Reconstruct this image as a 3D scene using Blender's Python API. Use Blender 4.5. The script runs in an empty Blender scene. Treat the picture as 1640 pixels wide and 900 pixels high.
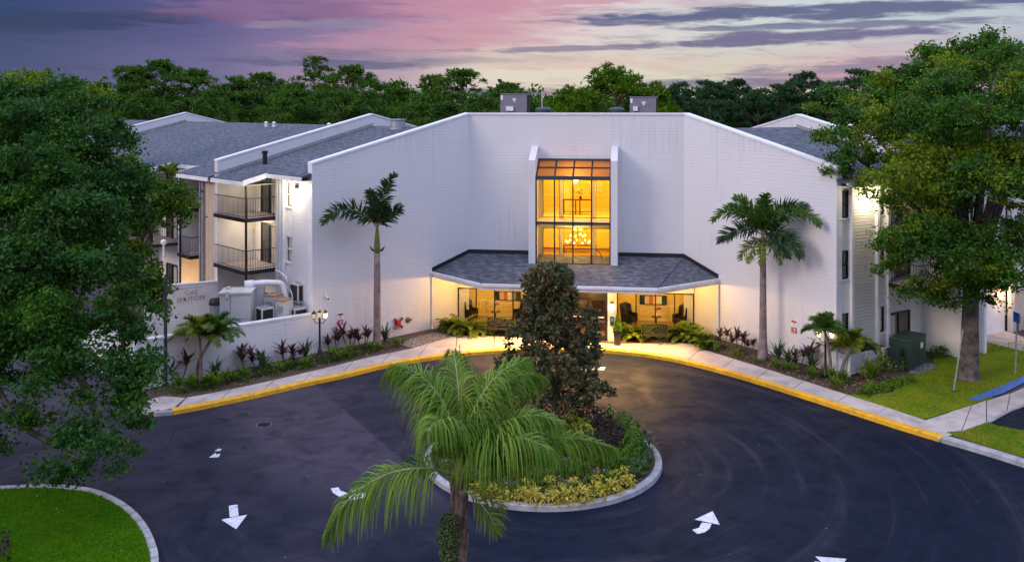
import bpy, math, random
import numpy as np
from mathutils import Vector, Matrix
R = math.radians
C = bpy.context.scene.collection
S = bpy.context.scene
random.seed(7)
rng = np.random.default_rng(11)

# ------------------------------------------------------------------ camera
CAM_H, FPX, HZN = 12.0, 1450.0, 174.0
cd = bpy.data.cameras.new('camera')
cam = bpy.data.objects.new('camera', cd); C.objects.link(cam)
cam.location = (0, 0, CAM_H); cam.rotation_euler = (R(90), 0, 0)
cd.sensor_width = 36.0; cd.lens = 36.0 * FPX / 1640
cd.shift_y = -(450 - HZN) / 1640
cd.clip_start = 0.5; cd.clip_end = 6000
S.camera = cam

# ------------------------------------------------------------------ exposure
S.view_settings.view_transform = 'Standard'
S.view_settings.look = 'None'
S.view_settings.exposure = 0.0
S.view_settings.gamma = 1.0
S.render.engine = 'CYCLES'
S.cycles.max_bounces = 6
S.cycles.transparent_max_bounces = 12
S.cycles.caustics_reflective = False
S.cycles.caustics_refractive = False
S.cycles.sample_clamp_indirect = 4.0

# ------------------------------------------------------------------ sun
SUN_DIR = Vector((-0.80, -0.46, 0.42)).normalized()      # towards the glow of the low sun behind the camera
sd = bpy.data.lights.new('sun', 'SUN'); sd.energy = 1.45; sd.angle = R(20); sd.color = (1.0, 0.80, 0.66)
sun = bpy.data.objects.new('sun', sd); C.objects.link(sun)
sun.rotation_euler = SUN_DIR.to_track_quat('Z', 'Y').to_euler()

# ------------------------------------------------------------------ world: dusk sky with cloud banks
w = bpy.data.worlds.new('World'); S.world = w; w.use_nodes = True
NT = w.node_tree; NT.nodes.clear()


class NG:
    """tiny node-graph helper: math on sockets"""
    def __init__(self, nt): self.nt = nt
    def n(self, t, **k):
        nd = self.nt.nodes.new(t)
        for a, b in k.items(): setattr(nd, a, b)
        return nd
    def put(self, s, v):
        if isinstance(v, (int, float)): s.default_value = v
        elif isinstance(v, tuple): s.default_value = v if len(v) != 3 or s.type == 'VECTOR' else v + (1,)
        else: self.nt.links.new(v, s)
    def m(self, op, a, b=0.0, c=0.0, clamp=False):
        nd = self.n('ShaderNodeMath', operation=op, use_clamp=clamp)
        self.put(nd.inputs[0], a); self.put(nd.inputs[1], b); self.put(nd.inputs[2], c)
        return nd.outputs[0]
    def mr(self, v, a, b, lo=0.0, hi=1.0, smooth=True):
        nd = self.n('ShaderNodeMapRange', interpolation_type='SMOOTHSTEP' if smooth else 'LINEAR')
        self.put(nd.inputs[0], v)
        for i, q in enumerate((a, b, lo, hi)): nd.inputs[1 + i].default_value = q
        return nd.outputs[0]
    def mix(self, f, a, b, mode='MIX'):
        nd = self.n('ShaderNodeMix', data_type='RGBA', blend_type=mode)
        self.put(nd.inputs[0], f); self.put(nd.inputs[6], a); self.put(nd.inputs[7], b)
        return nd.outputs[2]
    def xyz(self, x, y, z=0.0):
        nd = self.n('ShaderNodeCombineXYZ')
        self.put(nd.inputs[0], x); self.put(nd.inputs[1], y); self.put(nd.inputs[2], z)
        return nd.outputs[0]
    def sep(self, v):
        nd = self.n('ShaderNodeSeparateXYZ'); self.put(nd.inputs[0], v); return nd.outputs
    def noise(self, vec, scale, detail=3, rough=0.55, dist=0.0):
        nd = self.n('ShaderNodeTexNoise')
        if vec is not None: self.put(nd.inputs['Vector'], vec)
        nd.inputs['Scale'].default_value = scale; nd.inputs['Detail'].default_value = detail
        nd.inputs['Roughness'].default_value = rough; nd.inputs['Distortion'].default_value = dist
        return nd.outputs['Fac']
    def ramp(self, f, stops):
        nd = self.n('ShaderNodeValToRGB'); self.put(nd.inputs[0], f)
        e = nd.color_ramp.elements
        while len(e) < len(stops): e.new(0.5)
        for el, (p, c) in zip(e, stops): el.position = p; el.color = c + (1,) if len(c) == 3 else c
        return nd.outputs[0]


def srgb(r, g, b):
    f = lambda v: (v / 255 / 12.92) if v / 255 < 0.04045 else ((v / 255 + 0.055) / 1.055) ** 2.4
    return (f(r), f(g), f(b))


g = NG(NT)
tc = g.n('ShaderNodeTexCoord')
dx, dy, dz = g.sep(tc.outputs['Generated'])
az = g.m('ARCTAN2', dx, dy)
hyp = g.m('SQRT', g.m('ADD', g.m('MULTIPLY', dx, dx), g.m('MULTIPLY', dy, dy)))
el = g.m('ARCTAN2', dz, hyp)
azn = g.m('MULTIPLY_ADD', az, 1 / 1.2, 0.5, clamp=True)                      # -0.6 .. 0.6 rad in front -> 0..1
low = g.ramp(azn, [(0.08, srgb(74, 84, 126)), (0.24, srgb(118, 110, 154)), (0.38, srgb(184, 160, 180)), (0.48, srgb(234, 222, 204)),
                   (0.70, srgb(222, 216, 194)), (0.82, srgb(214, 176, 182)), (0.95, srgb(172, 160, 184))])
high = g.ramp(azn, [(0.08, srgb(44, 66, 112)), (0.22, srgb(88, 86, 140)), (0.35, srgb(142, 118, 166)), (0.47, srgb(208, 158, 178)), (0.56, srgb(230, 212, 214)),
                    (0.75, srgb(212, 226, 228)), (0.92, srgb(192, 206, 216))])
base = g.mix(g.mr(el, 0.03, 0.105), low, high)
cv = g.xyz(g.m('MULTIPLY', az, 2.6), g.m('MULTIPLY', g.m('ADD', el, g.m('MULTIPLY', az, 0.05)), 22.0), 3.7)
n1 = g.noise(cv, 1.6, 6, 0.6, 0.5)
pinkf = g.m('MULTIPLY', g.mr(n1, 0.46, 0.70), g.m('MULTIPLY', g.mr(azn, 0.26, 0.42), g.mr(azn, 1.0, 0.5)))
base = g.mix(g.m('MULTIPLY', pinkf, 0.62), base, srgb(208, 150, 168))
cv2 = g.xyz(g.m('MULTIPLY', az, 3.4), g.m('MULTIPLY', el, 36.0), 9.1)
n2 = g.noise(cv2, 1.3, 6, 0.62, 0.4)
veil = g.m('MULTIPLY', g.mr(n2, 0.47, 0.72), g.mr(azn, 0.8, 0.2))
base = g.mix(g.m('MULTIPLY', veil, 0.75), base, srgb(70, 78, 118))
cv3 = g.xyz(g.m('MULTIPLY', az, 11.0), g.m('MULTIPLY', g.m('ADD', el, g.m('MULTIPLY', az, 0.03)), 95.0), 5.2)
n3 = g.noise(cv3, 1.2, 7, 0.68, 0.8)
base = g.mix(g.m('MULTIPLY', g.mr(n3, 0.50, 0.78, 0, 0.5), g.mr(azn, 0.34, 0.56)), base, srgb(236, 218, 208))
base = g.mix(g.mr(n3, 0.48, 0.24, 0, 0.5), base, srgb(92, 98, 142))
# long cloud banks: centre azimuth, elevation, half-length, half-thickness, tilt, density
cn = g.noise(g.xyz(g.m('MULTIPLY', az, 9.0), g.m('MULTIPLY', el, 70.0), 1.3), 1.6, 7, 0.62, 0.3)
cn0 = g.m('MULTIPLY_ADD', cn, 4.4, -2.2)
for (pa, pe, la, te, tl, den, col) in [
        (0.335, 0.101, 0.27, 0.0105, 0.010, 0.95, srgb(96, 100, 140)),
        (0.17, 0.0955, 0.12, 0.007, 0.0, 0.8, srgb(100, 104, 142)),
        (0.27, 0.0735, 0.17, 0.0085, 0.030, 0.95, srgb(112, 106, 146)),
        (0.08, 0.0660, 0.16, 0.0035, 0.018, 0.75, srgb(130, 120, 152)),
        (0.36, 0.0860, 0.22, 0.0045, 0.0, 0.85, srgb(108, 110, 146)),
        (0.40, 0.0420, 0.20, 0.0125, 0.05, 0.80, srgb(142, 124, 156)),
        (0.40, 0.0330, 0.20, 0.0080, 0.05, 0.75, srgb(214, 166, 176)),
        (0.26, 0.0270, 0.15, 0.0060, 0.0, 0.75, srgb(108, 112, 142)),
        (-0.03, 0.0180, 0.13, 0.0050, 0.0, 0.8, srgb(92, 98, 132)),
        (-0.21, 0.0485, 0.12, 0.0050, -0.02, 0.75, srgb(92, 94, 130)),
        (-0.45, 0.0860, 0.17, 0.0110, 0.06, 0.8, srgb(52, 62, 100)),
        (-0.22, 0.108, 0.16, 0.0200, 0.05, 0.45, srgb(166, 114, 150)),
        (-0.10, 0.074, 0.16, 0.0150, 0.04, 0.50, srgb(206, 148, 166)),
        (-0.20, 0.091, 0.09, 0.0060, 0.03, 0.60, srgb(150, 142, 168)),
        (0.06, 0.048, 0.12, 0.0060, 0.0, 0.55, srgb(228, 190, 180)),
        (0.0, 0.114, 0.16, 0.012, 0.03, 0.75, srgb(204, 146, 168))]:
    da = g.m('SUBTRACT', az, pa)
    de = g.m('SUBTRACT', g.m('SUBTRACT', el, pe), g.m('MULTIPLY', da, tl))
    q = g.m('ADD', g.m('POWER', g.m('ABSOLUTE', g.m('DIVIDE', da, la)), 2.0), g.m('POWER', g.m('ABSOLUTE', g.m('DIVIDE', de, te)), 2.0))
    f = g.mr(g.m('ADD', q, cn0), 1.25, 0.15)
    base = g.mix(g.m('MULTIPLY', f, den), base, col)
# the upper vault and the bright afterglow behind the viewer
vault = g.mix(g.mr(dy, 0.25, -0.7), (0.64, 0.77, 1.14), (0.98, 1.00, 1.24))
vn = g.noise(tc.outputs['Generated'], 2.2, 4, 0.55, 0.4)
vault = g.mix(g.mr(vn, 0.35, 0.7), vault, (0.46, 0.54, 0.95))
vault = g.mix(1.0, vault, g.xyz(*([g.mr(dz, 0.15, 0.85, 0.80, 2.25)] * 3)), 'MULTIPLY')
front = g.m('MULTIPLY', g.mr(el, 0.32, 0.12), g.mr(dy, -0.1, 0.25))
allsky = g.mix(front, vault, base)
allsky = g.mix(g.mr(dz, -0.08, 0.0), (0.03, 0.035, 0.05), allsky)
nish = g.n('ShaderNodeTexSky', sky_type='NISHITA')
nish.sun_disc = False; nish.sun_elevation = math.asin(SUN_DIR.z); nish.sun_rotation = math.atan2(SUN_DIR.x, SUN_DIR.y)
b1 = g.n('ShaderNodeBackground'); g.put(b1.inputs[0], nish.outputs[0]); b1.inputs[1].default_value = 0.004
b2 = g.n('ShaderNodeBackground'); g.put(b2.inputs[0], allsky); b2.inputs[1].default_value = 0.92
ad = g.n('ShaderNodeAddShader'); NT.links.new(b1.outputs[0], ad.inputs[0]); NT.links.new(b2.outputs[0], ad.inputs[1])
wo = g.n('ShaderNodeOutputWorld'); NT.links.new(ad.outputs[0], wo.inputs[0])

# ------------------------------------------------------------------ helpers: places
def G(px, py, z=0.0):
    """point at height z that the pixel of the photograph looks at"""
    Y = (CAM_H - z) * FPX / (py - HZN)
    return Vector(((px - 820) * Y / FPX, Y, z))

def D(px, py, Y):
    """point at a known distance Y"""
    return Vector(((px - 820) * Y / FPX, Y, CAM_H - (py - HZN) * Y / FPX))

def tag(o, label=None, cat=None, group=None, kind=None):
    if label: o['label'] = label
    if cat: o['category'] = cat
    if group: o['group'] = group
    if kind: o['kind'] = kind
    return o

def empty(name, loc=(0, 0, 0), rz=0.0, label=None, cat=None, group=None):
    o = bpy.data.objects.new(name, None); C.objects.link(o)
    o.location = loc; o.rotation_euler = (0, 0, rz); o.empty_display_size = 0.2
    return tag(o, label, cat, group)

def link(name, me, mat=None, parent=None, loc=None, rz=0.0):
    o = bpy.data.objects.new(name, me); C.objects.link(o)
    if mat is not None and len(me.materials) == 0:
        me.materials.append(mat)
    if loc is not None: o.location = loc
    if rz: o.rotation_euler = (0, 0, rz)
    if parent is not None: o.parent = parent
    return o

class MB:
    def __init__(self): self.v = []; self.f = []
    def add(self, vs, fs):
        k = len(self.v); self.v += [tuple(p) for p in vs]; self.f += [tuple(i + k for i in q) for q in fs]; return self
    def box(self, x0, x1, y0, y1, z0, z1, rz=0.0, piv=None):
        if x0 > x1: x0, x1 = x1, x0
        if y0 > y1: y0, y1 = y1, y0
        vs = [(x, y, z) for z in (z0, z1) for (x, y) in ((x0, y0), (x1, y0), (x1, y1), (x0, y1))]
        if rz:
            cx, cy = piv if piv else ((x0 + x1) / 2, (y0 + y1) / 2); c, s = math.cos(rz), math.sin(rz)
            vs = [(cx + (x - cx) * c - (y - cy) * s, cy + (x - cx) * s + (y - cy) * c, z) for x, y, z in vs]
        return self.add(vs, [(3, 2, 1, 0), (4, 5, 6, 7), (0, 1, 5, 4), (1, 2, 6, 5), (2, 3, 7, 6), (3, 0, 4, 7)])
    def prism(self, poly, z0, z1):
        """poly: list of (x, y) anticlockwise"""
        n = len(poly); a = sum(poly[i][0] * poly[(i + 1) % n][1] - poly[(i + 1) % n][0] * poly[i][1] for i in range(n))
        if a < 0: poly = poly[::-1]
        vs = [(p[0], p[1], z0) for p in poly] + [(p[0], p[1], z1) for p in poly]
        return self.add(vs, [tuple(range(n))[::-1], tuple(range(n, 2 * n))] + [(i, (i + 1) % n, n + (i + 1) % n, n + i) for i in range(n)])
    def sheet(self, poly, z):
        n = len(poly); a = sum(poly[i][0] * poly[(i + 1) % n][1] - poly[(i + 1) % n][0] * poly[i][1] for i in range(n))
        if a < 0: poly = poly[::-1]
        return self.add([(p[0], p[1], z) for p in poly], [tuple(range(n))])
    def slab(self, pts, th):
        """sloped polygon pts (x,y,z) anticlockwise from above, thickened downwards"""
        n = len(pts); a = sum(pts[i][0] * pts[(i + 1) % n][1] - pts[(i + 1) % n][0] * pts[i][1] for i in range(n))
        if a < 0: pts = pts[::-1]
        vs = [tuple(p) for p in pts] + [(p[0], p[1], p[2] - th) for p in pts]
        return self.add(vs, [tuple(range(n)), tuple(range(n, 2 * n))[::-1]] + [((i + 1) % n, i, n + i, n + (i + 1) % n) for i in range(n)])
    def xz(self, poly, y0, y1):
        """outline in the x-z plane, thickness along y"""
        n = len(poly); a = sum(poly[i][0] * poly[(i + 1) % n][1] - poly[(i + 1) % n][0] * poly[i][1] for i in range(n))
        if a < 0: poly = poly[::-1]
        if y0 > y1: y0, y1 = y1, y0
        vs = [(p[0], y0, p[1]) for p in poly] + [(p[0], y1, p[1]) for p in poly]
        return self.add(vs, [tuple(range(n)), tuple(range(n, 2 * n))[::-1]] + [((i + 1) % n, i, n + i, n + (i + 1) % n) for i in range(n)])
    def yz(self, poly, x0, x1):
        n = len(poly); a = sum(poly[i][0] * poly[(i + 1) % n][1] - poly[(i + 1) % n][0] * poly[i][1] for i in range(n))
        if a < 0: poly = poly[::-1]
        if x0 > x1: x0, x1 = x1, x0
        vs = [(x1, p[0], p[1]) for p in poly] + [(x0, p[0], p[1]) for p in poly]
        return self.add(vs, [tuple(range(n)), tuple(range(n, 2 * n))[::-1]] + [((i + 1) % n, i, n + i, n + (i + 1) % n) for i in range(n)])
    def tube(self, pts, rad, n=8, cap=True):
        pts = [Vector(p) for p in pts]; m = len(pts)
        if not hasattr(rad, '__len__'): rad = [rad] * m
        d0 = (pts[1] - pts[0]).normalized(); u = d0.orthogonal().normalized()
        vs = []
        for i, p in enumerate(pts):
            d = (pts[min(i + 1, m - 1)] - pts[max(i - 1, 0)]).normalized()
            u = (u - d * u.dot(d)).normalized(); v = d.cross(u)
            for k in range(n):
                a = 2 * math.pi * k / n
                vs.append(p + (u * math.cos(a) + v * math.sin(a)) * rad[i])
        fs = [(i * n + k, i * n + (k + 1) % n, (i + 1) * n + (k + 1) % n, (i + 1) * n + k) for i in range(m - 1) for k in range(n)]
        if cap: fs += [tuple(range(n))[::-1], tuple(range((m - 1) * n, m * n))]
        return self.add(vs, fs)
    def bar(self, a, b, wd, th=None):
        return self.tube([a, b], wd, 4)
    def lathe(self, prof, c=(0, 0, 0), n=16):
        vs = [(c[0] + r * math.cos(2 * math.pi * k / n), c[1] + r * math.sin(2 * math.pi * k / n), c[2] + z) for r, z in prof for k in range(n)]
        m = len(prof)
        fs = [(i * n + k, i * n + (k + 1) % n, (i + 1) * n + (k + 1) % n, (i + 1) * n + k) for i in range(m - 1) for k in range(n)]
        fs += [tuple(range(n))[::-1], tuple(range((m - 1) * n, m * n))]
        return self.add(vs, fs)
    def ball(self, c, r, n=12, sz=1.0):
        return self.lathe([(max(r * math.sin(math.pi * i / 8), 0.002), -r * sz * math.cos(math.pi * i / 8)) for i in range(9)], c, n)
    def mesh(self, name, smooth=False):
        me = bpy.data.meshes.new(name); me.from_pydata(self.v, [], self.f); me.update()
        if smooth: me.polygons.foreach_set('use_smooth', [True] * len(me.polygons))
        return me
    def build(self, name, mat, parent=None, loc=None, rz=0.0, smooth=False, bevel=0.0):
        o = link(name, self.mesh(name, smooth), mat, parent, loc, rz)
        if bevel:
            b = o.modifiers.new('bevel', 'BEVEL'); b.width = bevel; b.segments = 2; b.limit_method = 'ANGLE'
        return o

def npmesh(name, V, F, mat, parent=None, loc=None, smooth=False):
    """V (N,3) array, F (M,k) array of one polygon size"""
    me = bpy.data.meshes.new(name); k = F.shape[1]
    me.vertices.add(len(V)); me.vertices.foreach_set('co', np.ascontiguousarray(V, dtype=np.float32).ravel())
    me.loops.add(F.size); me.loops.foreach_set('vertex_index', np.ascontiguousarray(F, dtype=np.int32).ravel())
    me.polygons.add(len(F)); me.polygons.foreach_set('loop_start', np.arange(0, F.size, k, dtype=np.int32))
    me.update(calc_edges=True); me.validate()
    if smooth: me.polygons.foreach_set('use_smooth', [True] * len(me.polygons))
    return link(name, me, mat, parent, loc)

def copy_tree(o, loc=None, rz=None, scale=None, label=None, group=None, parent=None):
    c = o.copy(); C.objects.link(c)
    if loc is not None: c.location = loc
    if rz is not None: c.rotation_euler = (0, 0, rz)
    if scale is not None: c.scale = scale if hasattr(scale, '__len__') else (scale,) * 3
    if label: c['label'] = label
    if group: c['group'] = group
    if parent is not None: c.parent = parent
    for ch in [x for x in KIDS(o)]: copy_tree(ch, parent=c)
    return c

def KIDS(o): return [x for x in o.children if x.name in S.objects]

def spline(P, n=6):
    P = [Vector(p) for p in P]; out = []
    for i in range(len(P) - 1):
        a, b, c, d = P[max(i - 1, 0)], P[i], P[i + 1], P[min(i + 2, len(P) - 1)]
        for k in range(n):
            t = k / n
            out.append(0.5 * ((2 * b) + (c - a) * t + (2 * a - 5 * b + 4 * c - d) * t * t + (3 * b - a - 3 * c + d) * t ** 3))
    return out + [P[-1]]

def lamp(name, kind, loc, energy, col, parent=None, size=0.1, aim=None, spot=None):
    ld = bpy.data.lights.new(name, kind); ld.energy = energy; ld.color = col
    if kind == 'AREA': ld.size = size
    elif kind != 'SUN': ld.shadow_soft_size = size
    if spot: ld.spot_size = R(spot); ld.spot_blend = 0.6
    o = bpy.data.objects.new(name, ld); C.objects.link(o); o.location = loc
    if aim is not None: o.rotation_euler = (Vector(loc) - Vector(aim)).to_track_quat('Z', 'Y').to_euler()
    if parent is not None: o.parent = parent
    return o
# ------------------------------------------------------------------ materials
def newmat(name):
    m = bpy.data.materials.new(name); m.use_nodes = True; nt = m.node_tree; nt.nodes.clear()
    g = NG(nt); o = g.n('ShaderNodeOutputMaterial'); b = g.n('ShaderNodeBsdfPrincipled')
    nt.links.new(b.outputs[0], o.inputs[0]); return m, g, b, o

def bump(g, b, h, strength=0.3, dist=0.02):
    n = g.n('ShaderNodeBump'); n.inputs['Strength'].default_value = strength; n.inputs['Distance'].default_value = dist
    g.put(n.inputs['Height'], h); g.nt.links.new(n.outputs[0], b.inputs['Normal'])

def mat(name, c1, c2=None, scale=4.0, rough=0.6, metal=0.0, bmp=0.0, bscale=None, detail=4, spec=0.4, dirt=None):
    m, g, b, o = newmat(name)
    tcn = g.n('ShaderNodeTexCoord').outputs['Object']
    c2 = c2 or tuple(x * 0.86 for x in c1)
    f = g.noise(tcn, scale, detail, 0.6)
    col = g.mix(g.mr(f, 0.32, 0.68), c1, c2)
    if dirt:
        dn = g.noise(tcn, dirt[1], 8, 0.7, 0.5); col = g.mix(g.mr(dn, dirt[2], dirt[3], 0, dirt[4]), col, dirt[0])
    g.put(b.inputs['Base Color'], col)
    b.inputs['Roughness'].default_value = rough; b.inputs['Metallic'].default_value = metal
    b.inputs['Specular IOR Level'].default_value = spec
    if bmp: bump(g, b, g.noise(tcn, bscale or scale * 6, 4, 0.65), bmp, 0.02)
    return m

def emit(name, col, strength):
    m = bpy.data.materials.new(name); m.use_nodes = True; nt = m.node_tree; nt.nodes.clear()
    g = NG(nt); e = g.n('ShaderNodeEmission'); e.inputs[0].default_value = col + (1,); e.inputs[1].default_value = strength
    o = g.n('ShaderNodeOutputMaterial'); nt.links.new(e.outputs[0], o.inputs[0]); return m

def brick_mat(name, c, row=0.17, wide=0.6, strength=0.5, dirt=0.10):
    m, g, b, o = newmat(name)
    tcn = g.n('ShaderNodeTexCoord').outputs['Object']; x, y, z = g.sep(tcn)
    fr = g.m('FRACT', g.m('DIVIDE', z, row))
    joint = g.m('ADD', g.mr(fr, 0.0, 0.14, 1, 0), g.mr(fr, 0.86, 1.0))
    course = g.m('FLOOR', g.m('DIVIDE', z, row))
    hx = g.m('FRACT', g.m('ADD', g.m('DIVIDE', g.m('ADD', x, y), wide), g.m('MULTIPLY', course, 0.37)))
    head = g.m('MULTIPLY', g.m('ADD', g.mr(hx, 0.0, 0.03, 1, 0), g.mr(hx, 0.97, 1.0)), 0.4)
    jn = g.m('MAXIMUM', joint, head)
    rowv = g.noise(g.xyz(g.m('MULTIPLY', g.m('ADD', x, y), 0.8), g.m('MULTIPLY', z, 9.0), 0), 1.2, 4, 0.7)
    big = g.noise(tcn, 0.35, 4, 0.6)
    col = g.mix(g.m('MULTIPLY', jn, 0.09), c, tuple(v * 0.62 for v in c))
    col = g.mix(g.mr(rowv, 0.35, 0.75, 0, 0.3), col, tuple(v * 0.86 for v in c))
    col = g.mix(g.mr(big, 0.45, 0.8, 0, dirt * 2), col, tuple(v * 0.8 for v in c))
    streak = g.m('MULTIPLY', g.noise(g.xyz(g.m('MULTIPLY', g.m('ADD', x, y), 5.0), g.m('MULTIPLY', z, 0.22), 2.0), 1.0, 4, 0.65), g.noise(tcn, 0.25, 3))
    col = g.mix(g.mr(streak, 0.27, 0.42, 0, 0.38), col, tuple(v * 0.7 for v in c))
    foot = g.m('MULTIPLY', g.mr(z, 0.7, 0.1), g.mr(g.noise(tcn, 1.7, 4), 0.35, 0.65))
    col = g.mix(g.m('MULTIPLY', foot, 0.35), col, (0.34, 0.30, 0.26))
    g.put(b.inputs['Base Color'], col); b.inputs['Roughness'].default_value = 0.62
    bump(g, b, g.m('ADD', g.m('MULTIPLY', jn, -1.0), g.m('MULTIPLY', rowv, 0.8)), strength, 0.03)
    return m

def shingle_mat(name, c1, c2, dz=0.06, uscale=(1.0, 0.6)):
    m, g, b, o = newmat(name)
    tcn = g.n('ShaderNodeTexCoord').outputs['Object']; x, y, z = g.sep(tcn)
    uu = g.m('ADD', g.m('MULTIPLY', x, uscale[0]), g.m('MULTIPLY', y, uscale[1]))
    br = g.n('ShaderNodeTexBrick'); g.put(br.inputs['Vector'], g.xyz(uu, g.m('MULTIPLY', z, 0.25 / dz)))
    br.inputs['Scale'].default_value = 1.0; br.inputs['Brick Width'].default_value = 0.42; br.inputs['Row Height'].default_value = 0.25
    br.inputs['Mortar Size'].default_value = 0.02; br.inputs['Mortar Smooth'].default_value = 0.3
    br.inputs['Color1'].default_value = c1 + (1,); br.inputs['Color2'].default_value = c2 + (1,); br.inputs['Mortar'].default_value = tuple(v * 0.35 for v in c1) + (1,)
    f = g.noise(g.xyz(g.m('MULTIPLY', uu, 1.6), g.m('MULTIPLY', z, 0.7 / dz)), 1.4, 5, 0.7)
    col = g.mix(g.mr(f, 0.42, 0.66, 0, 0.8), br.outputs['Color'], tuple(v * 2.4 for v in c2))
    col = g.mix(g.mr(g.noise(tcn, 0.4, 3), 0.4, 0.75, 0, 0.4), col, tuple(v * 0.6 for v in c1))
    g.put(b.inputs['Base Color'], col); b.inputs['Roughness'].default_value = 0.8
    bump(g, b, g.m('ADD', g.m('MULTIPLY', br.outputs['Fac'], -1.0), f), 0.5, 0.02)
    return m

def leaf_mat(name, c1, c2, c3=None, trans=0.35, rough=0.5, nscale=0.6, spec=0.12):
    """c1/c2 mixed by clump, c3 on single leaves"""
    m, g, b, o = newmat(name)
    geo = g.n('ShaderNodeNewGeometry'); tcn = g.n('ShaderNodeTexCoord').outputs['Object']
    f = g.noise(tcn, nscale, 3, 0.6)
    col = g.mix(g.mr(f, 0.36, 0.64), c1, c2)
    rp = geo.outputs['Random Per Island']
    col = g.mix(g.mr(rp, 0.0, 1.0, 0.0, 0.55), col, c3 or tuple(v * 1.5 for v in c2))
    g.put(b.inputs['Base Color'], col); b.inputs['Roughness'].default_value = rough; b.inputs['Specular IOR Level'].default_value = spec
    t = g.n('ShaderNodeBsdfTranslucent'); g.put(t.inputs[0], g.mix(1.0, col, (1.1, 1.15, 0.35), 'MULTIPLY'))
    mx = g.n('ShaderNodeMixShader'); mx.inputs[0].default_value = trans
    g.nt.links.new(b.outputs[0], mx.inputs[1]); g.nt.links.new(t.outputs[0], mx.inputs[2]); g.nt.links.new(mx.outputs[0], o.inputs[0])
    return m

def glass_mat(name, tint, refl=0.10):
    m = bpy.data.materials.new(name); m.use_nodes = True; nt = m.node_tree; nt.nodes.clear(); g = NG(nt)
    t = g.n('ShaderNodeBsdfTransparent'); t.inputs[0].default_value = tint + (1,)
    gl = g.n('ShaderNodeBsdfGlossy'); gl.inputs['Roughness'].default_value = 0.02
    fr = g.n('ShaderNodeLayerWeight'); fr.inputs[0].default_value = 0.5; fz = g.m('POWER', fr.outputs['Facing'], 5.0)
    mx = g.n('ShaderNodeMixShader'); g.put(mx.inputs[0], g.m('MULTIPLY_ADD', fz, 0.8, refl, clamp=True))
    nt.links.new(t.outputs[0], mx.inputs[1]); nt.links.new(gl.outputs[0], mx.inputs[2])
    o = g.n('ShaderNodeOutputMaterial'); nt.links.new(mx.outputs[0], o.inputs[0]); return m

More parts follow.
